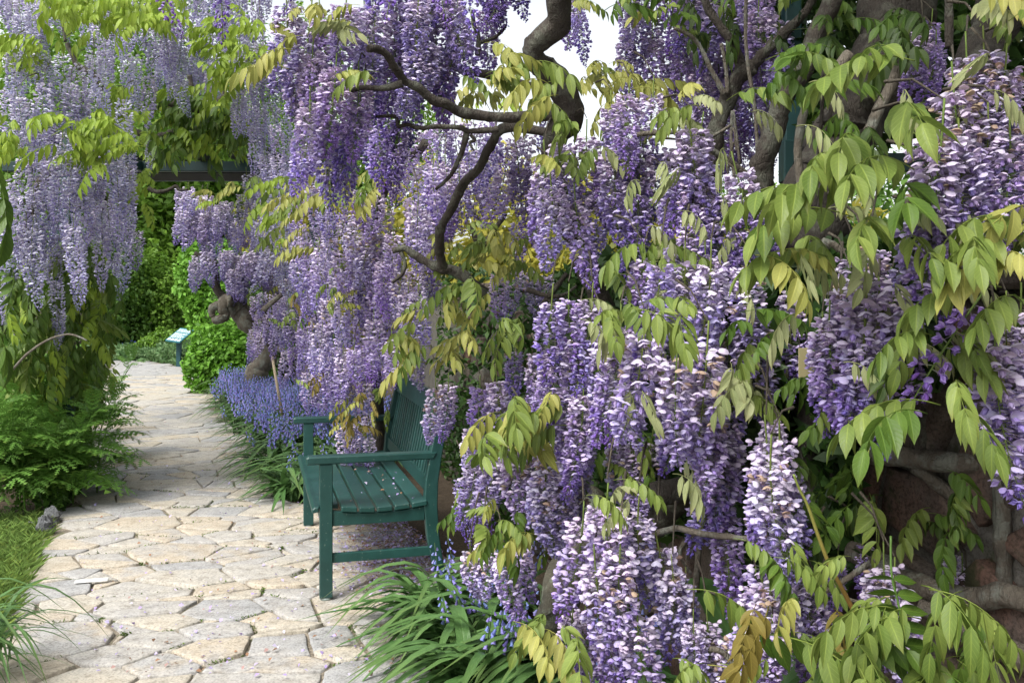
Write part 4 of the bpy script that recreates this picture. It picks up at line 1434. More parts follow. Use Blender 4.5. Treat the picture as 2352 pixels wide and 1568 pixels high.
VL.fill([(1055, 900), (1145, 900), (1165, 1010), (1125, 1170), (1070, 1190), (1060, 1040)], 3.5, ['mid', 'mid', 'yng'], 1.35, .12)
VL.fill([(1120, 1040), (1260, 1040), (1330, 1090), (1320, 1190), (1200, 1225), (1130, 1170)], (2.9, 2.75), ['old', 'old', 'mid'], 1.35, .1)
VL.fill([(1280, 720), (1400, 690), (1415, 880), (1390, 1060), (1330, 1040), (1255, 960), (1255, 850)], (2.65, 2.6), ['old', 'mid', 'yng'], 1.35, .08)
VL.fill([(1420, 780), (1500, 620), (1690, 620), (1750, 720), (1720, 850), (1690, 900), (1700, 1060), (1600, 1085), (1500, 1040), (1460, 950), (1405, 900)], (2.35, 2.2), ['old', 'mid', 'mid', 'yng'], 1.4, .10)
for (u, v, d, k) in ((1480, 760, 2.12, 'old'), (1555, 815, 2.08, 'old'), (1625, 790, 2.08, 'old')):
    VL.rac(P(u, v, d), k, 1.0, .05, True, 1.0)
for (u, v, d, k, s_) in ((1440, 790, 2.3, 'old', 1.0), (1665, 960, 2.2, 'mid', 1.0), (1655, 1000, 2.25, 'mid', 1.0), (1690, 850, 2.2, 'yng', 1.0), (1670, 1180, 2.25, 'yng', .9), (1665, 1290, 2.3, 'bud', .8),
                         (1545, 1310, 2.2, 'mid', .80), (1575, 1330, 2.25, 'yng', .7), (1080, 1260, 2.95, 'old', .75), (1155, 1270, 2.9, 'mid', .8), (1200, 1240, 3.0, 'mid', .7), (1110, 1240, 2.95, 'old', .7),
                         (1330, 1060, 2.8, 'old', 1.0), (1300, 1060, 2.75, 'old', .9), (1250, 1080, 2.9, 'yng', .9), (1340, 900, 2.55, 'mid', .9)):
    VL.rac(P(u, v, d), k, s_, .06)
VL.fill([(1360, 1040), (1500, 1030), (1510, 1160), (1380, 1150)], 2.75, ['old', 'old'], 1.4, .08)
VL.fill([(1335, 1190), (1500, 1200), (1525, 1440), (1460, 1540), (1350, 1500), (1330, 1300)], (2.25, 2.2), ['old', 'mid', 'mid'], 1.2, .08)
VL.fill([(1380, 1150), (1480, 1150), (1480, 1230), (1370, 1230)], 2.25, ['yng', 'mid'], 1.25, .06)
VL.fill([(1690, 690), (1840, 690), (1810, 850), (1720, 880)], 2.35, ['mid', 'yng'], 1.35, .1)
VL.fill([(1150, 840), (1260, 840), (1260, 930), (1170, 930)], 3.3, ['mid', 'yng'], 1.25, .1, .8)
VL.fill([(1090, 640), (1160, 640), (1250, 640), (1265, 700), (1180, 720)], 4.0, ['lmid', 'lyng'], 1.25, .1, .8)
VL.fill([(1150, 530), (1260, 530), (1260, 600), (1160, 600)], 4.3, ['lmid', 'lyng'], 1.25, .1, .9)
VL.fill([(1260, 1440), (1440, 1440), (1440, 1580), (1290, 1580)], 2.45, ['old', 'mid'], 1.25, .08, .7)
VL.fill([(1580, 1470), (1700, 1500), (1700, 1600), (1590, 1600)], 2.1, ['old', 'mid'], 1.25, .06, .7)
VL.leaves([(1000, 560), (1200, 540), (1360, 560), (1200, 640), (1010, 640)], (4.0, 3.6), ['olive', 'gold', 'olive'], 46, 'lp')
VL.leaves([(940, 720), (1080, 645), (1200, 690), (1190, 790), (1030, 870), (910, 900)], (3.4, 3.2), ['olive', 'gold', 'olive'], 50, 'lp', 1.0, az=-115)
VL.leaves([(1110, 940), (1250, 890), (1290, 960), (1260, 1040), (1130, 1060), (1100, 1000)], 2.6, ['olive', 'gold'], 30, 'hp', .95, az=-120)
VL.leaves([(1060, 1190), (1160, 1140), (1220, 1200), (1250, 1260), (1130, 1260)], 2.75, ['olive', 'gold', 'green'], 22, 'hp', .8, az=-130)
VL.leaves([(1200, 1200), (1290, 1210), (1290, 1290), (1220, 1280)], 2.9, ['green', 'olive'], 5, 'hp', .85)
VL.leaves([(1220, 1400), (1340, 1390), (1340, 1500), (1200, 1500)], 2.25, ['gold', 'olive'], 12, 'hp', .95, az=-110)
VL.leaves([(1380, 590), (1560, 560), (1560, 680), (1400, 680)], (2.6, 2.4), ['olive', 'olive', 'young'], 20, 'hp', .85)
VL.leaves([(1450, 640), (1560, 660), (1560, 760), (1460, 760)], 2.0, ['gold', 'olive'], 9, 'hp', .8)
VL.leaves([(1350, 700), (1480, 690), (1470, 770), (1360, 760)], 2.3, ['olive', 'gold', 'young'], 10, 'hp', .75)
VL.leaves([(1640, 740), (1790, 720), (1800, 800), (1670, 800)], 2.1, ['olive', 'green'], 8, 'hp', .8)
VL.leaves([(1660, 860), (1750, 850), (1760, 960), (1680, 960)], 2.05, ['olive', 'young'], 9, 'hp', .75)
VL.leaves([(1390, 1000), (1500, 1000), (1500, 1120), (1400, 1120)], 2.7, ['green', 'olive'], 8, 'hp', .8)
VL.leaves([(1380, 1130), (1480, 1130), (1480, 1200), (1380, 1200)], 2.1, ['olive', 'young'], 7, 'hp', .7)
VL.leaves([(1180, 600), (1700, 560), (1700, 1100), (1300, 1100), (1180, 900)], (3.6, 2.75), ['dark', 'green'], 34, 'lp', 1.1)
def inner(vine, poly, n, off, mat='deep', size=.06):  # dark leaf backing before the wall; deep green puts shade in the gaps
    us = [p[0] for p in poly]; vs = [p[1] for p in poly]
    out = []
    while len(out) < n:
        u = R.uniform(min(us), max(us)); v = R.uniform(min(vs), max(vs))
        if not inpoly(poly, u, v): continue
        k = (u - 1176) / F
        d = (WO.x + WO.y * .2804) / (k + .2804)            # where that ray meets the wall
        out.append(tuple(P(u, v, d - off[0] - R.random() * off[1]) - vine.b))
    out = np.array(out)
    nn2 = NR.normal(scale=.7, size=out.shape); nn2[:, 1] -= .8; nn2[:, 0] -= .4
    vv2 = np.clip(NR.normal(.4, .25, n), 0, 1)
    link('dark_backing_leaves', quads_mesh('dark_backing_leaves', cards(out, nn2, NR.uniform(.7, 1.3, n) * size, .42), np.stack([vv2] * 3, 1), CR[mat]), vine.root, kind='stuff')
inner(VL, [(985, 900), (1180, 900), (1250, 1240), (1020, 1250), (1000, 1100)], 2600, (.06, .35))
VL.fill([(1050, 1040), (1130, 1020), (1150, 1180), (1060, 1230)], 4.1, ['lyng', 'lmid'], 1.2, .15)
VL.leaves([(1050, 1120), (1140, 1100), (1140, 1240), (1060, 1240)], 3.9, ['green', 'olive'], 14, 'lp')
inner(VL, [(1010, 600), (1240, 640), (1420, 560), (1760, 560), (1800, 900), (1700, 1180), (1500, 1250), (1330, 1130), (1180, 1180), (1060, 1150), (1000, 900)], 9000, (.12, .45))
for _ in range(14):
    VL.leaf(P(R.uniform(1350, 1800), R.uniform(560, 1150), R.uniform(2.05, 2.4)), rad(R.uniform(-160, -20)), 'tuft', 'young', 1.0)
VL.finish()

# -- 4: the vine above the wall in the middle, with several crooked stems
VC = Vine(gd(1640, 3.35), 'violet wisteria with several crooked stems climbing above the wall left of the green post')
c3 = crop(2100, 0, 1.568)
VC.wood([gd(1640, 3.5), P(1660, 900, 3.3)] + line(c3, [(915, 1130), (920, 1050), (950, 880), (1000, 700), (1050, 560), (1100, 460), (1190, 400)], (3.1, 3.0)), .034, .026, 'trunk', per=6, sides=12)
VC.wood(line(c3, [(1190, 400), (1240, 330), (1350, 230), (1500, 80), (1560, -60)], (3.0, 2.9)), .020, .014)
VC.wood(line(c3, [(1110, 450), (1110, 370), (1060, 250), (1000, 150), (930, 60), (880, -60)], 3.0), .018, .012)
VC.wood(line(c3, [(1020, 560), (950, 430), (850, 240), (720, 170)], 3.0), .010, .006, mat=M_BARK2)
VC.wood(line(c3, [(1040, 560), (1030, 400), (1000, 260)], 3.0), .008, .006, mat=M_BARK2)
VC.wood(line(c3, [(1080, 1060), (1060, 850), (1070, 660), (1110, 980)], 3.0), .006, .005, mat=M_BARK2)
VC.wood(line(c3, [(1220, 980), (1200, 650), (1150, 300), (1150, -40)], 2.9), .006, .006, mat=M_BARK2)
VC.wood([gd(1700, 3.4)] + line(c3, [(1230, 1380), (1245, 1250), (1240, 1050), (1270, 880), (1340, 700), (1400, 530), (1500, 380), (1560, 200), (1650, 0), (1690, -90)], (2.75, 2.6)), .036, .026, 'trunk', per=6, sides=12)
VC.wood(line(c3, [(920, 870), (1100, 1000), (1250, 1120), (1390, 1240)], 2.6), .008, .012)
VC.wood(line(c3, [(380, 1380), (400, 1220), (480, 1270), (560, 1320)], 3.2), .030, .020)
VC.wood(line(c3, [(600, 980), (660, 955), (720, 980), (800, 990)], 3.0), .018, .018)
VC.wood(line(c3, [(500, 805), (640, 790), (760, 795), (900, 830), (1060, 745)], 2.6), .008, .004, mat=M_BARK2)
VC.fill([(1245, 360), (1385, 370), (1410, 500), (1405, 610), (1330, 640), (1250, 590)], (2.95, 2.9), ['pal', 'mid', 'yng'], 1.35, .10)
VC.fill([(1390, 270), (1520, 280), (1520, 500), (1430, 520), (1395, 440)], 2.75, ['mid', 'mid', 'yng'], 1.35, .08)
VC.fill([(1440, 400), (1540, 400), (1530, 560), (1450, 560)], 2.85, ['mid', 'yng'], 1.25, .08)
for (u, v, d, k, s_) in ((1585, 290, 2.4, 'mid', 1.0), (1590, 400, 2.42, 'mid', .9), (1560, 330, 2.45, 'pal', .9), (1610, 300, 2.45, 'mid', 1.0), (1690, 390, 2.35, 'mid', .95), (1705, 480, 2.35, 'yng', .95), (1670, 450, 2.4, 'mid', 1.0),
                         (1720, 560, 2.35, 'yng', .9), (1590, 520, 2.4, 'mid', .9), (1560, 560, 2.4, 'pal', .9), (1620, 580, 2.35, 'mid', .9), (1480, 590, 2.5, 'mid', .7),
                         (1275, 225, 3.4, 'mid', .7), (1290, 335, 3.05, 'yng', .8)):
    VC.rac(P(u, v, d), k, s_, .06)
VC.fill([(1400, -40), (1720, -60), (1790, 150), (1790, 300), (1700, 370), (1600, 280), (1540, 230), (1450, 190), (1400, 120)], (3.7, 3.5), ['mid', 'yng', 'yng'], 1.2, .2)
VC.fill([(1710, -40), (1810, -40), (1800, 300), (1740, 280)], 3.0, ['mid', 'yng'], 1.25, .1)
VC.fill([(1540, 150), (1800, 250), (1780, 430), (1560, 400)], 4.6, ['lyng', 'lmid'], 1.25, .3)
VC.fill([(1560, -80), (1790, -80), (1790, 200), (1560, 180)], 4.2, ['lyng'], 1.25, .3)
VC.fill([(1820, 60), (1960, 60), (1950, 350), (1840, 320)], 4.0, ['lyng'], 1.25, .3)
VC.leaves([(1310, 20), (1560, -20), (1560, 60), (1400, 70), (1330, 60)], 3.0, ['green', 'olive', 'gold'], 16, 'lp', .9)
VC.leaves([(1540, 0), (1800, 0), (1800, 120), (1540, 120)], 3.1, ['dark', 'green', 'olive'], 26, 'lp', 1.0)
VC.leaves([(1520, 260), (1620, 240), (1640, 300), (1530, 320)], 2.45, ['olive', 'gold', 'young'], 10, 'hp', .75)
VC.leaves([(1690, 200), (1870, 130), (1860, 250), (1700, 270)], 2.2, ['green', 'olive'], 11, 'hp', .95)
VC.leaves([(1230, 330), (1330, 320), (1330, 420), (1240, 420)], 2.75, ['olive', 'gold'], 9, 'hp', .8)
VC.leaves([(1290, 300), (1400, 290), (1400, 370), (1300, 380)], 2.85, ['olive', 'young'], 8, 'hp', .7)
VC.leaves([(1540, 380), (1800, 330), (1800, 520), (1560, 560)], 4.4, ['gold', 'olive'], 20, 'lp')
VC.leaves([(1560, -60), (2000, -80), (2000, 60), (1600, 120)], 3.6, ['dark'], 24, 'lp', 1.2)
for _ in range(10):
    VC.leaf(P(R.uniform(1430, 1760), R.uniform(240, 560), R.uniform(2.25, 2.5)), rad(R.uniform(-160, -20)), 'tuft', 'young', .9)
VC.finish()

# -- 5: the foreground vine at right
Vine.LF = .45
VR = Vine(gd(2080, 2.35), 'large pale lilac wisteria at right with thick gnarled trunk against the wall')
c4 = crop(2900, 0, 1.568)
VR.wood([gd(1900, 2.45), P(1900, 1000, 2.4)] + line(c4, [(280, 1300), (350, 1100), (450, 950), (560, 700), (700, 400), (800, 100), (860, -100)], (2.5, 2.7)), .075, .10, 'trunk', M_BARKD, per=6, sides=16, bump=.4)
VR.wood(line(c4, [(480, 760), (500, 690), (560, 640), (600, 620)], 2.3), .06, .05, 'burl', M_BARKD, per=6, sides=12, bump=.5)
VR.wood(line(c4, [(20, 1440), (120, 1420), (220, 1400), (330, 1380), (480, 1300)], (2.45, 2.35)), .05, .045, mat=M_BARKD, sides=14)
VR.wood(line(c4, [(0, 1560), (150, 1500), (300, 1470), (420, 1480)], (2.5, 2.35)), .04, .03, sides=12)
VR.wood(line(c4, [(520, 320), (430, 420), (330, 530), (260, 630), (215, 800), (205, 950), (218, 1110)], (2.1, 2.15)), .012, .010, mat=M_BARK2, per=6)
VR.wood(line(c4, [(800, 400), (760, 500), (690, 630), (620, 790)], 2.15), .013, .013, mat=M_BARK2)
VR.wood(line(c4, [(1100, -40), (1100, 160), (1105, 280)], 2.2), .010, .010)
VR.wood(line(c4, [(1480, -80), (1420, 60), (1340, 200), (1260, 400), (1180, 700)], (2.6, 2.4)), .07, .05, 'trunk', M_BARKD, sides=14)
VR.wood(line(c4, [(345, 1440), (430, 1480), (520, 1550)], 2.2), .012, .010, mat=M_BARK2)
VR.wood(line(c4, [(350, 420), (345, 700), (320, 1000)], 2.2), .005, .004)
VR.wood(line(c4, [(420, 500), (360, 900), (310, 1020)], 2.2), .005, .004)
cF = crop(2500, 1700, 1.695)
VR.wood(line(cF, [(2195, -260), (2200, 150), (2212, 500), (2215, 900), (2200, 1300), (2190, 1560)], (1.92, 1.90)), .017, .018, mat=M_BARK2, per=6, sides=10)
VR.wood(line(cF, [(1240, 660), (1400, 740), (1640, 860), (1800, 920), (2050, 960), (2200, 965), (2420, 1010)], (2.15, 1.80)), .024, .026, mat=M_BARK2, sides=12)
VR.wood(line(cF, [(1700, 1010), (1900, 1100), (2050, 1200), (2200, 1285), (2420, 1390)], (2.0, 1.80)), .022, .024, mat=M_BARK2, sides=12)
VR.wood(line(cF, [(1340, 20), (1500, 50), (1750, 70), (2000, 90), (2420, 110)], (2.2, 1.92)), .024, .022, mat=M_BARK2, sides=12)
VR.wood(line(cF, [(1640, 120), (1800, 230), (1950, 340), (2110, 385)], (2.1, 2.0)), .016, .013, mat=M_BARK2)
VR.wood(line(cF, [(1700, 20), (1720, -120), (1740, -260)], 2.1), .020, .018)
VR.wood(line(cF, [(1990, 90), (2010, 220), (2095, 380)], 2.0), .014, .013)
VR.wood(line(cF, [(-60, 590), (0, 550), (120, 515), (260, 550), (450, 572), (700, 595)], (2.4, 2.1)), .010, .007, mat=M_BARK2)
VR.wood(line(cF, [(260, 550), (170, 600), (140, 690), (210, 805)], 2.3), .007, .004, mat=M_BARK2)
VR.wood(line(cF, [(330, 250), (310, 380), (270, 560), (250, 750), (245, 930)], (2.4, 2.4)), .010, .008, mat=M_BARK2)
VR.wood(line(cF, [(-40, 290), (150, 260), (300, 210), (400, 100)], 2.5), .035, .030)
VR.wood(line(cF, [(1440, 690), (1280, 790), (1140, 880), (1040, 930)], 1.95), .007, .006, mat=M_BARK2)
VR.wood(line(cF, [(1000, 830), (1130, 900), (1210, 970), (1340, 1000)], 1.9), .005, .004, mat=M_BARK2)
VR.wood(line(cF, [(1000, 960), (1060, 900), (1040, 800), (1110, 720)], 2.1), .014, .012, mat=M_BARK2)
VR.wood(line(cF, [(330, 1290), (420, 1320), (480, 1400), (510, 1560)], 1.95), .006, .006, mat=M_BARK2)
VR.wood(line(cE, [(1580 + 180, 850), (1880, 900), (1960, 1000), (2080, 1060), (2200, 1090)], (2.1, 2.0)), .018, .014, mat=M_BARK2, sides=10)
mbS = MB()
sh = [p - VR.b for p in line(cF, [(870, 170), (905, 260), (960, 370), (1030, 570), (1100, 750), (1180, 900), (1270, 1080), (1370, 1320)], (1.72, 1.75))]
sh = catmull(sh, 4)
mbS.tube(sh, [.0022 + .0035 * i / len(sh) for i in range(len(sh))], 6, (.20, .26, .06), c2=(.24, .10, .03))
link('shoot', mbS.mesh('shoot', M_SHOOT), VR.root)
# the big clusters
for (u, v, d, k, e_) in ((2165, 290, 1.68, 'old', True), (2285, 770, 1.62, 'mid', True), (1990, 620, 1.80, 'mid', True)):
    VR.rac(P(u, v, d), k, 1.0, .04, e_, 1.12)
for (u, v, d, k, s_) in ((2130, 320, 1.72, 'old', 1.0), (2190, 200, 1.75, 'old', 1.0), (2220, 130, 1.8, 'old', 1.0), (2260, 110, 1.78, 'old', .9), (2310, 150, 1.75, 'old', .9), (2205, 330, 1.70, 'mid', 1.0), (2150, 450, 1.70, 'mid', .8),
                         (2155, 520, 1.74, 'yng', .75), (2175, 560, 1.76, 'bud', .8), (2270, 280, 1.72, 'mid', .75), (2320, 300, 1.70, 'mid', .9), (2300, 230, 1.74, 'old', .8), (2250, 380, 1.8, 'mid', .6), (2340, 400, 1.75, 'mid', .6),
                         (2330, 780, 1.66, 'mid', .9), (2345, 700, 1.72, 'old', .9), (2310, 720, 1.68, 'old', .8), (2300, 900, 1.66, 'yng', .8),
                         (2020, 690, 1.82, 'mid', .95), (1960, 590, 1.88, 'old', .8), (2000, 560, 1.92, 'old', .8), (1905, 730, 1.86, 'mid', .9), (1930, 720, 1.9, 'old', .9), (1890, 760, 1.9, 'yng', .8), (2050, 660, 1.86, 'mid', .9), (1985, 760, 1.8, 'mid', .85), (1950, 660, 1.86, 'mid', 1.0),
                         (2120, 70, 2.3, 'mid', .6), (2150, 100, 2.3, 'yng', .7), (2140, 50, 2.35, 'yng', .7),
                         (1770, 1050, 1.85, 'old', .95), (1790, 1000, 1.95, 'mid', .95), (1760, 1000, 1.95, 'mid', .9), (1795, 1060, 1.95, 'yng', .9), (1775, 960, 2.0, 'mid', .7), (1745, 1290, 2.0, 'yng', .95), (1770, 1330, 1.88, 'old', .85), (1800, 1370, 1.9, 'old', .7), (1735, 1340, 2.0, 'mid', .8), (1850, 1320, 1.95, 'mid', .85), (1870, 1350, 1.98, 'yng', .7), (1855, 1420, 1.95, 'mid', .6),
                         (1775, 1440, 1.86, 'mid', .55), (2030, 1290, 1.85, 'old', .85), (2055, 1330, 1.83, 'old', .85), (2010, 1330, 1.9, 'mid', .75), (2030, 1380, 1.88, 'mid', .6),
                         (1925, 1290, 2.05, 'yng', .5), (1990, 1250, 2.1, 'yng', .5), (2210, 1300, 2.0, 'old', .6), (2220, 1340, 2.0, 'yng', .5), (2190, 1270, 2.05, 'mid', .5)):
    VR.rac(P(u, v, d), k, s_, .05)
# the half-open spray of buds leaning left
o = VR.rac(P(2245, 690, 1.66), 'bud', 1.15, .02, stretch=1.3); o.rotation_euler = (0, rad(42), .3)
# leaves
VR.leaves([(1860, 220), (1950, 180), (2080, 260), (2080, 330), (1920, 340)], 2.1, ['dark', 'green', 'olive'], 10, 'hp', .85)
for (u, v, az, m_, s_) in ((2100, 390, -150, 'olive', 1.25), (2050, 280, -100, 'olive', 1.25), (1990, 340, -130, 'olive', 1.15), (2020, 420, -165, 'olive', 1.25), (1950, 380, -140, 'olive', 1.1), (1960, 500, -170, 'olive', 1.25), (1900, 440, 170, 'olive', 1.0), (2110, 450, -130, 'green', 1.1),
                           (1900, 590, -175, 'olive', 1.0), (2020, 520, -120, 'olive', 1.0), (2060, 560, -90, 'olive', .9)):
    VR.leaf(P(u, v, R.uniform(1.62, 1.75)), rad(az), 'hp', m_, s_ * .86, -.15, .2, explode=True)
for (u, v, az, m_, s_) in ((2352, 510, -165, 'olive', 1.2), (2320, 560, -150, 'olive', 1.1), (2352, 610, -170, 'gold', 1.1), (2300, 660, -170, 'olive', 1.15), (2352, 690, -140, 'olive', 1.1), (2240, 560, -120, 'olive', 1.0), (2300, 590, -100, 'gold', .9),
                           (2160, 930, -175, 'olive', 1.25), (2130, 950, -150, 'green', 1.25), (2200, 880, -120, 'olive', 1.0), (2210, 950, -100, 'olive', 1.0), (2140, 770, -160, 'olive', .9), (2100, 140, 178, 'olive', 1.1), (2090, 130, -150, 'olive', 1.0)):
    VR.leaf(P(u, v, R.uniform(1.52, 1.62)), rad(az), 'hp', m_, s_ * .74, -.1, .15, explode=(s_ > 1.05))
VR.leaves([(2200, 40), (2352, 20), (2352, 130), (2210, 120)], 1.7, ['olive', 'young', 'gold'], 12, 'hp', .75)
VR.leaves([(1760, 600), (1900, 590), (1910, 680), (1770, 700)], 1.8, ['olive', 'gold'], 7, 'hp', .9)
VR.leaves([(1900, 450), (2090, 430), (2120, 640), (1960, 600)], 1.9, ['olive', 'green', 'young'], 18, 'hp', .75)
VR.leaves([(2100, 620), (2352, 480), (2352, 740), (2120, 720)], 1.7, ['olive', 'gold', 'green'], 14, 'hp', .8)
VR.leaves([(2000, 780), (2250, 760), (2230, 900), (2020, 960)], 1.85, ['green', 'olive', 'dark'], 14, 'hp', .9)
VR.leaves([(1790, 900), (1930, 880), (1920, 990), (1800, 960)], 1.95, ['green', 'olive'], 7, 'hp', .7)
VR.leaves([(1960, 1130), (2180, 1110), (2190, 1250), (1990, 1250)], 1.95, ['green', 'olive', 'green', 'dark'], 20, 'hp', .75)
VR.leaves([(1760, 1060), (1960, 1000), (1980, 1250), (1800, 1280)], 2.15, ['dark', 'green'], 26, 'lp', .85)
VR.leaves([(1720, 1260), (1900, 1230), (1960, 1330), (1740, 1350)], 1.8, ['green', 'olive'], 15, 'hp', .75)
VR.leaves([(1640, 1380), (1960, 1340), (1980, 1440), (1700, 1450)], 1.7, ['olive', 'bronze', 'gold'], 12, 'hp', .8)
VR.leaves([(1950, 1420), (2220, 1360), (2280, 1500), (2260, 1600), (1900, 1600), (1880, 1520)], (1.62, 1.58), ['olive', 'green', 'olive'], 50, 'hp', .85)
VR.leaves([(1500, 1500), (1720, 1480), (1760, 1600), (1500, 1600)], 1.85, ['olive', 'gold'], 16, 'hp', .75)
VR.leaves([(1700, 1500), (1950, 1480), (1950, 1600), (1720, 1600)], 1.75, ['green', 'dark', 'olive'], 16, 'hp', .9)
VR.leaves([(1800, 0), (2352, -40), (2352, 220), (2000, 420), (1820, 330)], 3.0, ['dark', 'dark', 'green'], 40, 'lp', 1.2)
VR.leaves([(1750, 700), (2100, 600), (2150, 900), (1800, 1000)], 2.2, ['dark', 'green'], 18, 'lp')
# five pairs of broad leaves on the shoot in front of the low cluster
for k, (u, v) in enumerate(((2052, 1330), (2060, 1365), (2066, 1400), (2070, 1440), (2075, 1480))):
    for sg in (-1, 1):
        lf = leaflet_tpl(.068 * (.7 + .08 * k), .030 * (.7 + .08 * k), 7, 5, .15, .12, rnd=R.random())
        o = link('leaf', lf.mesh('leaf', LEAF['green']), VR.root, P(u, v, 1.60) - VR.b, (R.uniform(.5, .9) , .1 * sg, rad(8 if sg > 0 else 172)))
mbS = MB(); mbS.tube([p - VR.b for p in catmull([P(2046, 1230, 1.62), P(2048, 1320, 1.61), P(2066, 1400, 1.605), P(2080, 1520, 1.60)], 4)], [.0022] * 13, 5, (.10, .19, .04)); link('shoot', mbS.mesh('shoot', M_SHOOT), VR.root)
for _ in range(22):
    VR.leaf(P(R.choice([R.uniform(1760, 2100), R.uniform(2150, 2352)]), R.uniform(60, 900), R.uniform(1.65, 1.9)), rad(R.uniform(-160, -20)), 'tuft', 'young', .85)
# unseen roof of leaves over the camera's right, added to darken the vines below
rc = np.stack([NR.uniform(.45, 4.4, 26000), NR.uniform(-.5, 6.5, 26000), 2.75 + NR.random(26000) * .5], 1)
rc[:, 0] -= (rc[:, 1] - 1.5) * .20
rc[:, 2] += .35 * np.maximum(0, (rc[:, 1] - 2.0) * .25)
rc[:, 2] -= np.clip((rc[:, 0] - 2.2) * .5, 0, 1.2)
rc = rc[((rc[:, 2] - 1.4) / np.maximum(rc[:, 1], .05) > .345) | (rc[:, 1] < .3)]
rn = NR.normal(scale=.7, size=rc.shape); rn[:, 2] += .8
val = np.clip(NR.normal(.5, .25, len(rc)), 0, 1)
link('shade_roof_leaves', quads_mesh('shade_roof_leaves', cards(rc - np.array(VR.b), rn, NR.uniform(.06, .11, len(rc)), .45), np.stack([val] * 3, 1), CR['mid']), VR.root, kind='stuff')
dk = np.array([tuple(P(R.uniform(1830, 2420), R.uniform(-90, 330), R.uniform(2.9, 3.9)) - VR.b) for _ in range(4200)] + [tuple(P(R.uniform(1560, 1840), R.uniform(-90, 90), R.uniform(3.4, 4.4)) - VR.b) for _ in range(1300)])  # dark leaf backdrop behind the trunk; shade is put into its deep green
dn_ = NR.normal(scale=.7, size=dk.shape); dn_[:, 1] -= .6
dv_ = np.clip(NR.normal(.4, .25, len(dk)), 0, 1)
link('dark_backdrop_leaves', quads_mesh('dark_backdrop_leaves', cards(dk, dn_, NR.uniform(.05, .09, len(dk)), .42), np.stack([dv_] * 3, 1), CR['deep']), VR.root, kind='stuff')
VR.leaves([(1830, 20), (2200, 0), (2150, 130), (1980, 200), (1850, 200)], 2.25, ['green', 'dark', 'dark'], 26, 'hp', .85)
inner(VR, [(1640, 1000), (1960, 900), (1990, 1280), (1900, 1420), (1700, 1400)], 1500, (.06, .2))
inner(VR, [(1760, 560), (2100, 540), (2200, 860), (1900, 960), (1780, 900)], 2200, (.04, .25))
VR.finish()

# -- 6: the pale wisteria on the pergola
VP = Vine(gd(60, 7.4), 'pale lavender wisteria curtain hanging at left with long racemes and lime leaves')
VP.LF = 1.15
c1 = crop(0, 0, 1.568)
VP.wood([gd(70, 7.6), P(80, 900, 7.6), P(60, 700, 7.4), P(80, 450, 7.0), P(200, 300, 7.2)], .06, .04, 'trunk')
VP.wood(line(c1, [(1000, 610), (1100, 630), (1200, 650), (1270, 650), (1300, 610), (1360, 580), (1440, 560)], 8.0), .045, .040)
VP.wood(line(c1, [(610, 530), (560, 450), (530, 425), (460, 390), (430, 330), (400, 260)], 6.6), .024, .018)
VP.wood(line(c1, [(390, 250), (370, 130), (350, 40), (320, -40)], 6.4), .010, .006)
VP.wood(line(c1, [(1130, 450), (1135, 560), (1050, 630), (990, 660)], 8.0), .020, .018)
VP.wood(line(c1, [(1330, 460), (1330, 560), (1300, 620)], 8.0), .018, .016)
VP.wood(line(c1, [(740, 740), (800, 780), (860, 800)], 7.0), .030, .022)
VP.wood(line(c1, [(1240, 730), (1330, 740), (1380, 680)], 8.2), .016, .012)
VP.wood(line(c1, [(880, 1120), (930, 1140), (980, 1138), (1050, 1110), (1070, 1130), (1120, 1130)], 8.6), .022, .012)
VP.wood([P(20, 860, 5.4), P(60, 815, 5.4), P(110, 780, 5.4), P(160, 768, 5.4), P(200, 782, 5.4)], .008, .005, 'shoot', M_BARK2)
VP.fill([(0, 160), (130, 150), (275, 230), (288, 330), (200, 360), (100, 400), (0, 330)], (5.9, 6.1), ['flo', 'flo', 'flo2'], 1.25, .3)
VP.fill([(55, 400), (140, 380), (300, 370), (320, 500), (290, 560), (180, 630), (60, 630), (0, 580), (0, 420)], (5.6, 5.9), ['flo', 'flo', 'flo2'], 1.35, .25)
VP.fill([(0, 30), (130, 40), (130, 130), (0, 150)], 6.8, ['flo', 'flo2'], 1.25, .3)
VP.fill([(0, 560), (60, 560), (60, 800), (0, 800)], 6.2, ['flo'], .9, .2)
VP.fill([(180, 380), (320, 380), (320, 600), (200, 600)], 7.2, ['flo2', 'flo'], .8, .4)
for (u, v, d, s_) in ((130, 640, 5.9, .9), (138, 700, 6.0, .7), (270, 580, 7.6, .6), (180, 560, 5.7, .9), (75, 520, 5.5, 1.1)):
    VP.rac(P(u, v, d), 'flo', s_, .04)
VP.leaves([(120, 300), (250, 280), (320, 360), (240, 400), (130, 370)], (5.6, 5.8), ['lime'], 30, 'lp', 1.15)
VP.leaves([(250, 180), (330, 240), (380, 330), (330, 330), (260, 260)], 6.2, ['lime'], 14, 'lp', 1.2)
VP.leaves([(90, 0), (440, 0), (440, 70), (240, 100), (110, 80)], (5.8, 6.2), ['lime'], 34, 'lp', 1.2, jit=.3)
VP.leaves([(0, 110), (120, 100), (120, 170), (0, 180)], 6.0, ['lime'], 12, 'lp', 1.2)
VP.leaves([(0, 300), (60, 300), (60, 360), (0, 380)], 5.5, ['lime'], 7, 'lp', 1.1)
VP.leaves([(320, 400), (360, 400), (360, 480), (310, 480)], 6.4, ['lime'], 4, 'lp', 1.1)
VP.finish()
VK = Vine(gd(120, 7.9), 'flowerless olive green wisteria foliage draped over the left post of the pergola')
VK.LF = 1.0
VK.wood([gd(120, 7.9), P(130, 900, 7.9), P(140, 700, 7.9), P(150, 600, 7.8)], .03, .02, 'trunk')
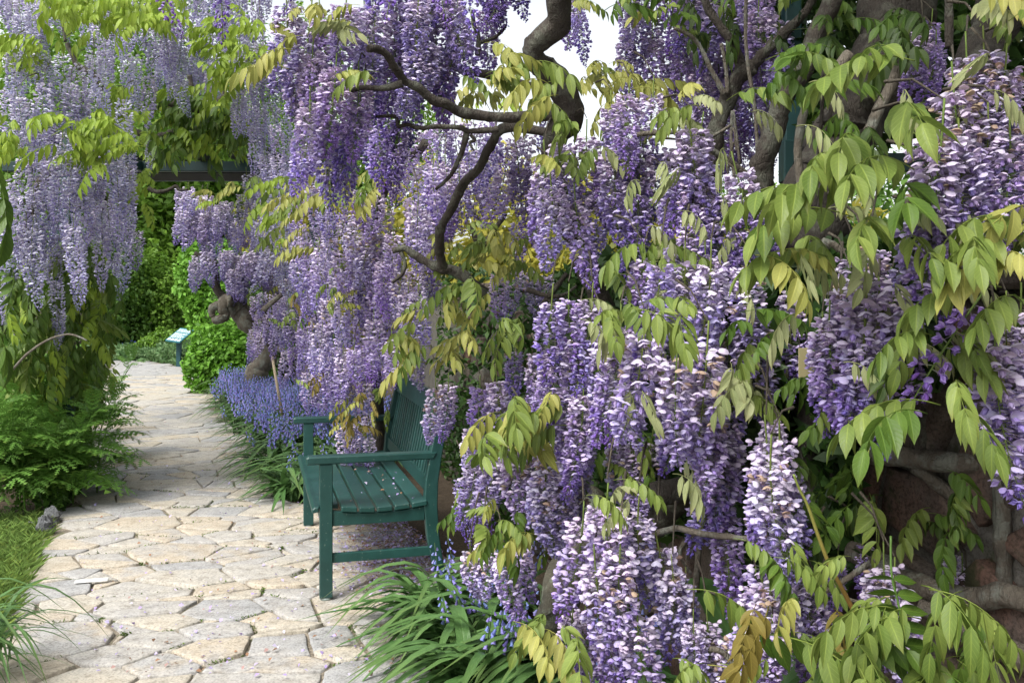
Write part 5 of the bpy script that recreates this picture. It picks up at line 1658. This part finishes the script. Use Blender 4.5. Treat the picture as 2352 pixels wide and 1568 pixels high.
VK.wood([gd(60, 7.9), P(70, 900, 7.9), P(60, 700, 7.8), P(80, 560, 7.8)], .02, .015, 'trunk')
VK.leaves([(40, 600), (245, 540), (275, 700), (250, 830), (140, 880), (40, 860)], (6.0, 6.9), ['green', 'green', 'olive', 'green', 'lime'], 190, 'lp', 1.3, jit=.35, pitch=.35)
VK.leaves([(150, 830), (255, 790), (240, 900), (205, 1010), (150, 980)], (6.8, 7.4), ['olive', 'green', 'green'], 75, 'lp', 1.3, jit=.3, pitch=.5)
VK.leaves([(0, 600), (70, 600), (70, 850), (0, 850)], 7.0, ['dark', 'green'], 28, 'lp', 1.4, jit=.4, pitch=.5)
VK.finish()
VQ = Vine(gd(180, 9.2), 'pale lavender wisteria roofing the pergola beam over the path with bright lime leaves')
VQ.LF = 1.5
VQ.wood([gd(180, 9.2), P(185, 900, 9.2), P(200, 600, 9.2), P(260, 380, 9.1), P(420, 300, 9.0), P(560, 330, 9.0)], .05, .03, 'trunk')
VQ.fill([(195, 80), (440, 60), (445, 210), (330, 250), (220, 200)], (7.0, 7.2), ['flo', 'flo2'], .9, .3)
VQ.fill([(430, -60), (620, -60), (610, 100), (450, 90)], 7.8, ['flo', 'flo2'], 1.2, .3)
VQ.fill([(525, 160), (650, 120), (660, 430), (600, 480), (560, 330)], 7.4, ['flo', 'flo2'], 1.2, .3)
VQ.fill([(590, 380), (690, 380), (690, 640), (610, 640)], 7.0, ['flo', 'flo', 'flo2'], 1.25, .3)
VQ.fill([(540, 400), (640, 400), (640, 540), (540, 520)], 8.6, ['flo2'], .9, .2)
VQ.leaves([(100, 10), (440, -20), (440, 60), (240, 90), (110, 60)], (6.4, 6.8), ['lime'], 34, 'lp', 1.3, jit=.3)
VQ.leaves([(450, 90), (600, 60), (640, 150), (560, 190), (480, 220)], 7.2, ['lime'], 26, 'lp', 1.4, jit=.3)
VQ.leaves([(290, 230), (560, 220), (580, 350), (540, 385), (320, 370)], (7.9, 8.2), ['green', 'lime', 'green'], 70, 'lp', 1.6, jit=.35)
VQ.leaves([(590, 420), (660, 400), (660, 560), (610, 600)], 6.6, ['lime', 'olive'], 9, 'lp', 1.1)
VQ.fill([(330, 120), (520, 60), (560, 200), (420, 240)], 8.6, ['flo', 'flo2'], 1.2, .3)
VQ.fill([(0, -60), (440, -60), (440, 40), (0, 60)], 8.0, ['flo', 'flo2'], 1.0, .5)
for (u, v, d, s_) in ((345, 320, 7.6, .7), (580, 220, 8.6, 1.0), (500, 130, 8.8, 1.0), (460, 150, 8.8, .9), (410, 70, 8.4, 1.0)):
    VQ.rac(P(u, v, d), 'flo', s_, .04)
VQ.finish()

# more canopy on the pergola roof, one continuous mass of leaves
cc = np.stack([NR.uniform(-5.2, -1.7, 9000), NR.uniform(8.7, 10.6, 9000), 2.75 + np.abs(NR.normal(0, .30, 9000))], 1)
cn = NR.normal(scale=.7, size=cc.shape); cn[:, 2] += .6
val = np.clip(NR.normal(.5, .22, len(cc)), 0, 1)
o = link('canopy_leaves', quads_mesh('canopy_leaves', cards(cc - np.array(VQ.b), cn, NR.uniform(.05, .08, len(cc)), .42), np.stack([val] * 3, 1), CR['bright']), VQ.root, kind='stuff')

# -- 7: the far twisted wisteria tree
VF = Vine(gd(598, 11.6), 'far lilac wisteria grown as a small tree on a twisted trunk beyond the bluebells')
c6 = crop(0, 900, 1.742)
VF.wood([gd(598, 11.6)] + line(c6, [(1700, 900), (1760, 790), (1710, 650), (1610, 520), (1530, 420), (1490, 400)], 11.6), .16, .09, 'trunk', M_BARK2, 6, 10)
VF.wood(line(c6, [(1545, 430), (1490, 425), (1475, 480), (1470, 530), (1410, 560)], 11.4), .09, .055, mat=M_BARK2)
VF.wood(line(c6, [(1490, 450), (1420, 460), (1395, 490), (1410, 530)], 11.4), .06, .035, mat=M_BARK2)
VF.wood(line(c6, [(1560, 465), (1650, 475), (1735, 490), (1790, 430), (1870, 380)], 11.6), .08, .05, mat=M_BARK)
VF.wood(line(c6, [(1480, 400), (1430, 330), (1415, 170), (1350, 140), (1285, 110)], 11.7), .06, .025)
VF.wood(line(c6, [(1640, 520), (1740, 540), (1830, 580), (1870, 610)], 11.4), .06, .04)
VF.wood(line(c6, [(1835, 720), (1880, 760), (1960, 790)], 10.0), .04, .035, mat=M_BARK2)
for (u, v, n_) in ((430, 470, 3), (465, 480, 3), (405, 500, 2), (505, 470, 3), (470, 520, 4), (440, 510, 3), (490, 530, 3), (545, 575, 3), (515, 570, 3), (580, 570, 3), (465, 600, 3), (560, 500, 2), (600, 530, 3), (610, 580, 3), (640, 590, 3), (545, 610, 3), (525, 610, 2), (620, 630, 2), (640, 640, 2), (612, 745, 2), (625, 730, 2), (455, 610, 2), (590, 740, 2), (570, 600, 2), (655, 560, 3), (535, 500, 2)):
    if u < 480: v -= 28; n_ = min(n_, 2) if v > 560 else n_
    for _ in range(n_):
        VF.rac(P(u + R.uniform(-16, 16), v + R.uniform(-14, 14), R.uniform(11.2, 12.2)), 'far', R.uniform(.85, 1.1), .04)
VF.leaves([(500, 430), (560, 420), (640, 560), (540, 580)], 11.4, ['gold', 'olive'], 26, 'lp', 1.9)
VF.leaves([(400, 450), (540, 450), (520, 480), (410, 490)], 11.6, ['gold', 'lime'], 12, 'lp', 1.7)
VF.leaves([(560, 680), (640, 660), (640, 740), (580, 760)], 11.3, ['gold', 'olive'], 10, 'lp', 1.5)
VF.finish()

# -- 8: leafy shoot hanging close by at the left edge
VH = Vine((-1.25, 1.9, 2.7), 'dark green leafy shoot hanging close to the camera down the left edge')
VH.wood([Vector((-1.25, 1.9, 2.9)), P(-60, 100, 1.9), P(-90, 420, 1.9), P(-60, 800, 1.9)], .006, .003, 'stem', M_TWIG)
for (u, v, m_, az, s_) in ((-125, -90, 'green', -20, 1.0), (-105, 330, 'green', -15, 1.15), (-120, 390, 'green', -30, 1.1), (-130, 640, 'green', -20, 1.1), (-150, 720, 'lime', -30, 1.0)):
    VH.leaf(P(u, v, 1.9), rad(az), 'hp', m_, s_, .5, 0)
VH.finish()

# ------------------------------------------------------------------ bluebells
def blade(mb, base, az, Ln, Wd, lift, rnd, rows=7):
    """an arching strap leaf"""
    d = Vector((math.cos(az), math.sin(az), 0)); s = Vector((-d.y, d.x, 0))
    rw_ = []
    for i in range(rows + 1):
        t = i / rows
        p = base + d * (Ln * (t * .35 + .62 * t * t)) + Vector((0, 0, Ln * (lift * 1.55 * t - lift * 1.35 * t * t - .10 * t ** 3)))
        ww = Wd * .5 * (1.0 if t < .55 else max(.02, 1 - ((t - .55) / .45) ** 1.6)) * (.6 + .4 * min(1, t * 5))
        rw_.append([mb.vert(p - s * ww + Vector((0, 0, ww * .35)), (0, t, rnd)), mb.vert(p, (.5, t, rnd)), mb.vert(p + s * ww + Vector((0, 0, ww * .35)), (1, t, rnd))])
    for i in range(rows):
        for k in range(2):
            mb.face((rw_[i][k], rw_[i][k + 1], rw_[i + 1][k + 1], rw_[i + 1][k]))


def bell_stalk(seed, H=.34, n=11):
    r = random.Random(seed)
    mb = MB()
    lean = Vector((r.uniform(-.08, .08), r.uniform(-.08, .08), 0))
    ax = lambda t: Vector((lean.x * t, lean.y * t, H * t)) + Vector((r.random() * 0, 0, 0))
    gcol = (.09, .16, .06)
    mb.tube([ax(t / 5) for t in range(6)], [.003, .003, .0028, .0025, .002, .0012], 4, gcol)
    for i in range(n):
        t = .62 + .38 * i / n
        a = i * 2.4 + r.uniform(-.4, .4)
        s = .021 * (1.1 - .55 * (i / n))
        o_ = Vector((math.cos(a), math.sin(a), 0))
        b0 = ax(t) + o_ * .012
        dn = (o_ * .45 + Vector((0, 0, -.9))).normalized()
        x_ = dn.orthogonal().normalized(); y_ = dn.cross(x_)
        cc_ = (.27 * r.uniform(.8, 1.2), .27 * r.uniform(.85, 1.15), .62 * r.uniform(.9, 1.1))
        rings = []
        for (q, w_) in ((0, .10), (.35, .26), (.75, .28), (1.0, .46)):
            rings.append([mb.vert(b0 + dn * (q * s) + (x_ * math.cos(k * 1.0472) + y_ * math.sin(k * 1.0472)) * (w_ * s * (1 if (k % 2 == 0 or q < 1) else .8)), tuple(v * (1 + .25 * q) for v in cc_)) for k in range(6)])
        for p_, q_ in zip(rings, rings[1:]):
            for k in range(6): mb.face((p_[k], p_[(k + 1) % 6], q_[(k + 1) % 6], q_[k]))
    return mb.mesh('flower_stalk', M_BELL)


STALK = [bell_stalk(k, .30 + .03 * (k % 3), 10 + k % 4) for k in range(5)]
BLADES = []
for k in range(7):
    mb = MB(); blade(mb, Vector((0, 0, 0)), 0, 1.0, .066 + .012 * (k % 3), .42 + .11 * k, k / 7)
    BLADES.append(mb.mesh('strap_leaf', M_BLADE))


def clump(x, y, label, group, nl, nst, size, azc=None, azs=math.pi, st_h=1.0):
    root = empty('bluebell_clump', (x, y, 0), label, 'bluebells', group)
    for _ in range(nl):
        az = R.uniform(0, 6.283) if azc is None else R.gauss(azc, azs)
        s = size * R.uniform(.65, 1.15)
        link('strap_leaf', R.choice(BLADES), root, (R.gauss(0, .05), R.gauss(0, .05), -.01), (0, R.uniform(-.25, .1), az), (s, s * R.uniform(.85, 1.2), s))
    for _ in range(nst):
        link('flower_stalk', R.choice(STALK), root, (R.gauss(0, .08), R.gauss(0, .08), 0), (R.gauss(0, .15), R.gauss(0, .15), R.uniform(0, 6)), (st_h * R.uniform(.8, 1.15),) * 3)
    return root


# near bed, lower middle of the picture
near = [(1010, 1440, 'leftmost bluebell clump of the near bed, its strap leaves arching over the path'),
        (1060, 1500, 'bluebell clump at the front edge of the near bed beside the path'),
        (1150, 1450, 'bluebell clump in the middle of the near bed below two small wisteria clusters'),
        (1110, 1590, 'bluebell clump cut by the bottom edge of the picture'),
        (1220, 1560, 'bluebell clump under golden wisteria leaves in the near bed'),
        (1180, 1390, 'bluebell clump against the mossy trunk in the near bed'),
        (1320, 1600, 'bluebell clump under the large low wisteria cluster'),
        (1135, 1400, 'bluebell clump beside the near back leg of the bench'),
        (1470, 1610, 'bluebell clump on the right end of the near bed under the wisteria')]
for k, (u, v, lab) in enumerate(near):
    g = G(u, v)
    clump(g.x, g.y, lab, 'bluebell clumps in the near bed', 52, 4 + (k % 3) + (3 if u > 1250 else 0), .44, rad(185), 1.0, .95)
# mid bed, beyond the bench
g0 = []
rb = random.Random(8)
bed = [(490, 925), (540, 900), (640, 920), (760, 960), (880, 980), (880, 1060), (790, 1140), (680, 1165), (640, 1110), (590, 1030), (530, 970)]
bed_g = [(G(u, v).x, G(u, v).y) for u, v in bed]
tries = 0
while len(g0) < 46 and tries < 4000:
    tries += 1
    y = rb.uniform(5.4, 12.5); x = rb.uniform(-4.2, -.4)
    if inpoly(bed_g, x, y) and all((Vector((x, y)) - q).length > (.26 if y < 8 else .34) for q in g0): g0.append(Vector((x, y)))
for p in g0:
    back = (p.x - (-3.2 + (12.5 - p.y) * .27)) > .45
    clump(p.x, p.y, 'bluebell clump with arching strap leaves in the bed beyond the bench', 'bluebell clumps in the bed beyond the bench', 44 if p.y < 8 else 24, (1 if not back else 6) if p.y < 7.4 else 12, .46, rad(200), 1.2, 1.2 if p.y > 7.2 else 1.0)
# one dense drift of blooms at the back of that bed
dv = MB()
bs = STALK
for _ in range(170):
    u = R.uniform(520, 760); v = R.uniform(925, 985) if u > 600 else R.uniform(905, 950)
    g = G(u, v)
    me = R.choice(bs)
    Mx = Matrix.Translation((g.x, g.y, .0)) @ Matrix.Rotation(R.uniform(0, 6), 4, 'Z') @ Matrix.Rotation(R.gauss(0, .15), 4, 'X') @ Matrix.Scale(R.uniform(1.0, 1.35), 4)
    ob = link('flower_stalk', me, None); ob.matrix_world = Mx
    g0.append(ob)
drift_objs = [o for o in g0 if isinstance(o, bpy.types.Object)]
# joined into a single mass
dvv, dff, dcc = [], [], []
for ob in drift_objs:
    me = ob.data; b0 = len(dvv)
    dvv += [tuple(ob.matrix_world @ v.co) if False else tuple(ob.matrix_basis @ v.co) for v in me.vertices]
    dcc += [tuple(c.color[:3]) for c in me.attributes['Col'].data]
    dff += [tuple(i + b0 for i in p.vertices) for p in me.polygons]
    bpy.data.objects.remove(ob)
dv.v, dv.f, dv.c, dv.m = dvv, dff, dcc, [0] * len(dff)
link('bluebell_drift', dv.mesh('bluebell_drift', M_BELL), kind='stuff')

# ------------------------------------------------------------------ ferny plants at left
def toothed(mb, p, d, up, Ln, Wd, rnd):
    """one toothed leaflet along d"""
    s = up.cross(d).normalized()
    pts = []
    nt_ = 4
    a = [mb.vert(p, (.5, 0, rnd))]
    mid = [a[0]]
    for k in range(1, nt_ + 1): mid.append(mb.vert(p + d * (Ln * k / nt_) - up * (.06 * Ln * (k / nt_) ** 2), (.5, k / nt_, rnd)))
    for sg in (-1, 1):
        for k in range(nt_):
            w_ = Wd * .5 * math.sin(math.pi * (.18 + .72 * (k + .4) / nt_))
            q = mb.vert(p + d * (Ln * (k + 1.05) / nt_) * .97 + s * (sg * w_) - up * (.10 * Ln * ((k + 1) / nt_) ** 2) + up * .004, (.5 + .4 * sg, (k + 1) / nt_, rnd))
            f = (mid[k], q, mid[k + 1]) if sg < 0 else (mid[k], mid[k + 1], q)
            mb.face(f)


def fern_leaf(seed, Ln=.26):
    r = random.Random(seed)
    mb = MB()
    ax = lambda t: Vector((Ln * t, 0, .30 * Ln * math.sin(t * 2.0) - .42 * Ln * t * t))
    mb.tube([ax(k / 6) for k in range(7)], [.0022 - .0015 * k / 6 for k in range(7)], 3, (.5, .5, .6))
    n = 7
    for k in range(n):
        t = .16 + .80 * k / (n - 1)
        T = (ax(t + .02) - ax(t - .02)).normalized()
        Ll = Ln * .34 * math.sin(math.pi * (.22 + .70 * k / n)) * r.uniform(.88, 1.1)
        up = Vector((-T.z, 0, T.x))
        for sg in (-1, 1):
            d = (T * .62 + Vector((0, sg, 0)) * .8 - up * r.uniform(.0, .3)).normalized()
            toothed(mb, ax(t), d, up, Ll, Ll * .60, r.random())
    toothed(mb, ax(1.0), (ax(1) - ax(.95)).normalized(), Vector((0, 0, 1)), Ln * .18, Ln * .08, .5)
    return mb.mesh('leaf', M_FERN)


FERN = [fern_leaf(k, .30 + .025 * (k % 3)) for k in range(6)]


def ferny(x, y, h, nst, label, group):
    root = empty('ferny_plant', (x, y, 0), label, 'plant', group)
    for s_ in range(nst):
        bx, by = R.gauss(0, .13), R.gauss(0, .13)
        lean = Vector((R.gauss(0, .12), R.gauss(0, .12), 0))
        H = h * R.uniform(.75, 1.05)
        pts = [Vector((bx, by, 0)) + lean * t * t + Vector((0, 0, H * t)) for t in (0, .25, .5, .75, 1)]
        mb = MB(); mb.tube(pts, [.006, .006, .005, .004, .003], 5, (.5, .5, .7)); link('stem', mb.mesh('stem', M_FERN), root)
        n = 11
        for k in range(n):
            t = .22 + .78 * k / (n - 1)
            a = k * 2.4 + R.uniform(-.4, .4)
            sc_ = (1.15 - .62 * max(0, (t - .45) / .55)) * R.uniform(.85, 1.15)
            pt = Vector((bx, by, 0)) + lean * t * t + Vector((0, 0, H * t))
            link('leaf', R.choice(FERN), root, pt, (R.gauss(0, .2), -.25 - .9 * max(0, (t - .55) / .45) + R.gauss(0, .15), a), (sc_,) * 3)
    return root


fl_ = [(30, 1180, .62, 5, 'ferny green plant at the front beside the lawn and the grey rocks'),
       (130, 1165, .55, 5, 'ferny green plant at the front right corner beside the grey rocks'),
       (80, 1130, .72, 5, None), (-20, 1120, .80, 5, None), (160, 1120, .58, 4, None), (40, 1070, .84, 5, None), (120, 1070, .72, 4, None),
       (-30, 1050, .95, 4, None), (70, 1020, .90, 4, None), (140, 1010, .80, 4, None), (10, 990, .98, 4, None), (-60, 1180, .7, 4, None)]
for (u, v, h, n_, lab) in fl_:
    g = G(u, v)
    ferny(g.x, g.y, h * 1.12, n_, lab or 'ferny green plant with toothed leaves massed beside the pergola post', None if lab else 'ferny plants beside the pergola post')

# ------------------------------------------------------------------ lawn corner, rocks, long grass tuft
sheet('lawn', [(G(u, v).x, G(u, v).y) for u, v in ((-400, 1195), (115, 1195), (100, 1250), (60, 1325), (20, 1400), (-60, 1500), (-500, 1500))], -.012, M_SOILD)
nb = 15000
gp = []
while len(gp) < nb:
    u = R.uniform(-250, 120); v = R.uniform(1185, 1480)
    g = G(u, v)
    lim = np.interp(v, [1185, 1250, 1330, 1420, 1480], [112, 100, 62, 22, -20])
    if u < lim + R.gauss(0, 5): gp.append((g.x, g.y, -.012))
gp = np.array(gp)
hh = NR.uniform(.03, .075, nb)[:, None]; an = NR.uniform(0, 6.283, nb)
sd = np.stack([np.cos(an), np.sin(an), np.zeros(nb)], 1); ln = NR.normal(scale=.45, size=(nb, 3)); ln[:, 2] = 1
v4 = np.stack([gp - sd * .0016, gp + sd * .0016, gp + sd * .0011 + ln * hh * .6, gp + ln * hh * np.array([1.6, 1.6, 1])], 1)
gcol = np.array([(.15, .24, .055)]) * NR.uniform(.6, 1.6, (nb, 1)) + np.array([(.05, .03, .0)]) * (NR.random((nb, 1)) < .2)
link('lawn_grass', quads_mesh('lawn_grass', v4, gcol, M_GRASS), kind='stuff')


def rock(u, v, sx, sy, sz, label):
    g = G(u, v)
    mb = MB()
    import itertools
    n1, n2 = 9, 14
    rows = []
    for i in range(n1 + 1):
        th = math.pi * i / n1
        row = []
        for k in range(n2):
            ph = 2 * math.pi * k / n2
            d = Vector((math.sin(th) * math.cos(ph), math.sin(th) * math.sin(ph), math.cos(th)))
            q = 1 + .45 * noise.cell(d * 1.6 + Vector((u, v, 0))) * .5 + .3 * noise.noise(d * 3 + Vector((u, 0, 0)))
            row.append(mb.vert((d.x * sx * q, d.y * sy * q, d.z * sz * q + sz * .55)))
        rows.append(row)
    for i in range(n1):
        for k in range(n2):
            mb.face((rows[i][k], rows[i + 1][k], rows[i + 1][(k + 1) % n2], rows[i][(k + 1) % n2]))
    o = link('rock', mb.mesh('rock', M_ROCK, False), None, (g.x, g.y, -.01), (0, 0, R.uniform(0, 3)))
    tag(o, label, 'rock')


rock(104, 1222, .045, .05, .065, 'dark grey upright rock at the corner of the lawn, nearer of two')
rock(118, 1196, .05, .05, .06, 'dark grey rock between the lawn corner and the path, farther of two')
rock(72, 1208, .05, .035, .022, 'small pale brown stone on the soil above the lawn corner')
# flat white scrap on the path
g = G(*cA(612, 902))
mb = MB(); mb.box((-.075, -.022, .006), (.075, .020, .014), (.80, .80, .78), bev=.003)
tag(link('paper_scrap', mb.mesh('paper_scrap', M_VCOL, False), None, (g.x, g.y, .004), (0, 0, .25)), 'flat white scrap lying on the flagstones left of the bench', 'scrap')

tf = empty('grass_tuft', (-1.93, 3.25, 0), 'tall arching grass with long green blades at the lower left corner', 'grass plant')
TB_ = []
for k in range(6):
    mb = MB(); blade(mb, Vector((0, 0, 0)), 0, 1.0, .026 + .006 * (k % 3), .75 + .16 * k, k / 6, 9); TB_.append(mb.mesh('blade', M_BLADE))
for _ in range(75):
    s = R.uniform(.30, .52)
    link('blade', R.choice(TB_), tf, (R.gauss(-.06, .07), R.gauss(0, .12), 0), (0, R.uniform(-.3, .1), R.gauss(-.3, 1.0)), (s, s, s))

# broad dark leaf plants at the foot of the wall
for (u, v, dd, az, Ln, lab) in ((1690, 1545, 2.3, 118, .42, 'broad dark green strap leaf standing behind the low violet cluster'), (1800, 1580, 2.1, 12, .34, 'broad green leaf lying along the bottom of the wall at right')):
    root = empty('broad_leaf_plant', P(u, v, dd), lab, 'plant')
    mb = MB(); blade(mb, Vector((0, 0, 0)), rad(az), Ln, .10, .95 if az > 90 else .35, .2, 10)
    link('leaf', mb.mesh('leaf', M_BLADE), root)
    mb = MB(); blade(mb, Vector((0, 0, 0)), rad(az + 50), Ln * .7, .08, .8, .6, 10)
    link('leaf', mb.mesh('leaf', M_BLADE), root)

# stake and label
s0 = P(*c6(1885, 945), 9.4); s1 = P(*c6(1800, 790), 9.4)
mb = MB(); mb.tube([Vector((0, 0, 0)), s1 - Vector((s0.x, s0.y, 0))], [.016, .014], 6, (.36, .29, .20))
tag(link('stake', mb.mesh('stake', M_VCOL), None, (s0.x, s0.y, 0)), 'leaning pale wooden stake in the bluebells by the twisted trunk', 'stake')
lp = P(1853, 838, 2.15)
lab_ = empty('plant_label', lp, 'small cream plant label hanging on the wall between the violet clusters', 'label', rz=math.atan2(-.27, -.963) * 0 + rad(15))
mb = MB(); mb.box((-.022, -.001, -.040), (.022, .001, .040), (.42, .37, .20), bev=.0008); link('card', mb.mesh('card', M_VCOL, False), lab_)
mb = MB()
for (xa, za, xb, zb) in ((-.006, .002, .004, -.006), (-.002, -.007, .004, .000), (.001, -.001, .006, -.004)):
    mb.tube([Vector((xa, -.0022, za)), Vector((xb, -.0022, zb))], [.0009, .0009], 4, (.03, .025, .02))
link('mark', mb.mesh('mark', M_VCOL, False), lab_)
mb = MB(); mb.tube([Vector((-.018, 0, .040)), Vector((-.022, .01, .12)), Vector((-.02, .02, .2))], [.001] * 3, 4, (.2, .18, .14)); link('wire', mb.mesh('wire', M_VCOL), lab_)
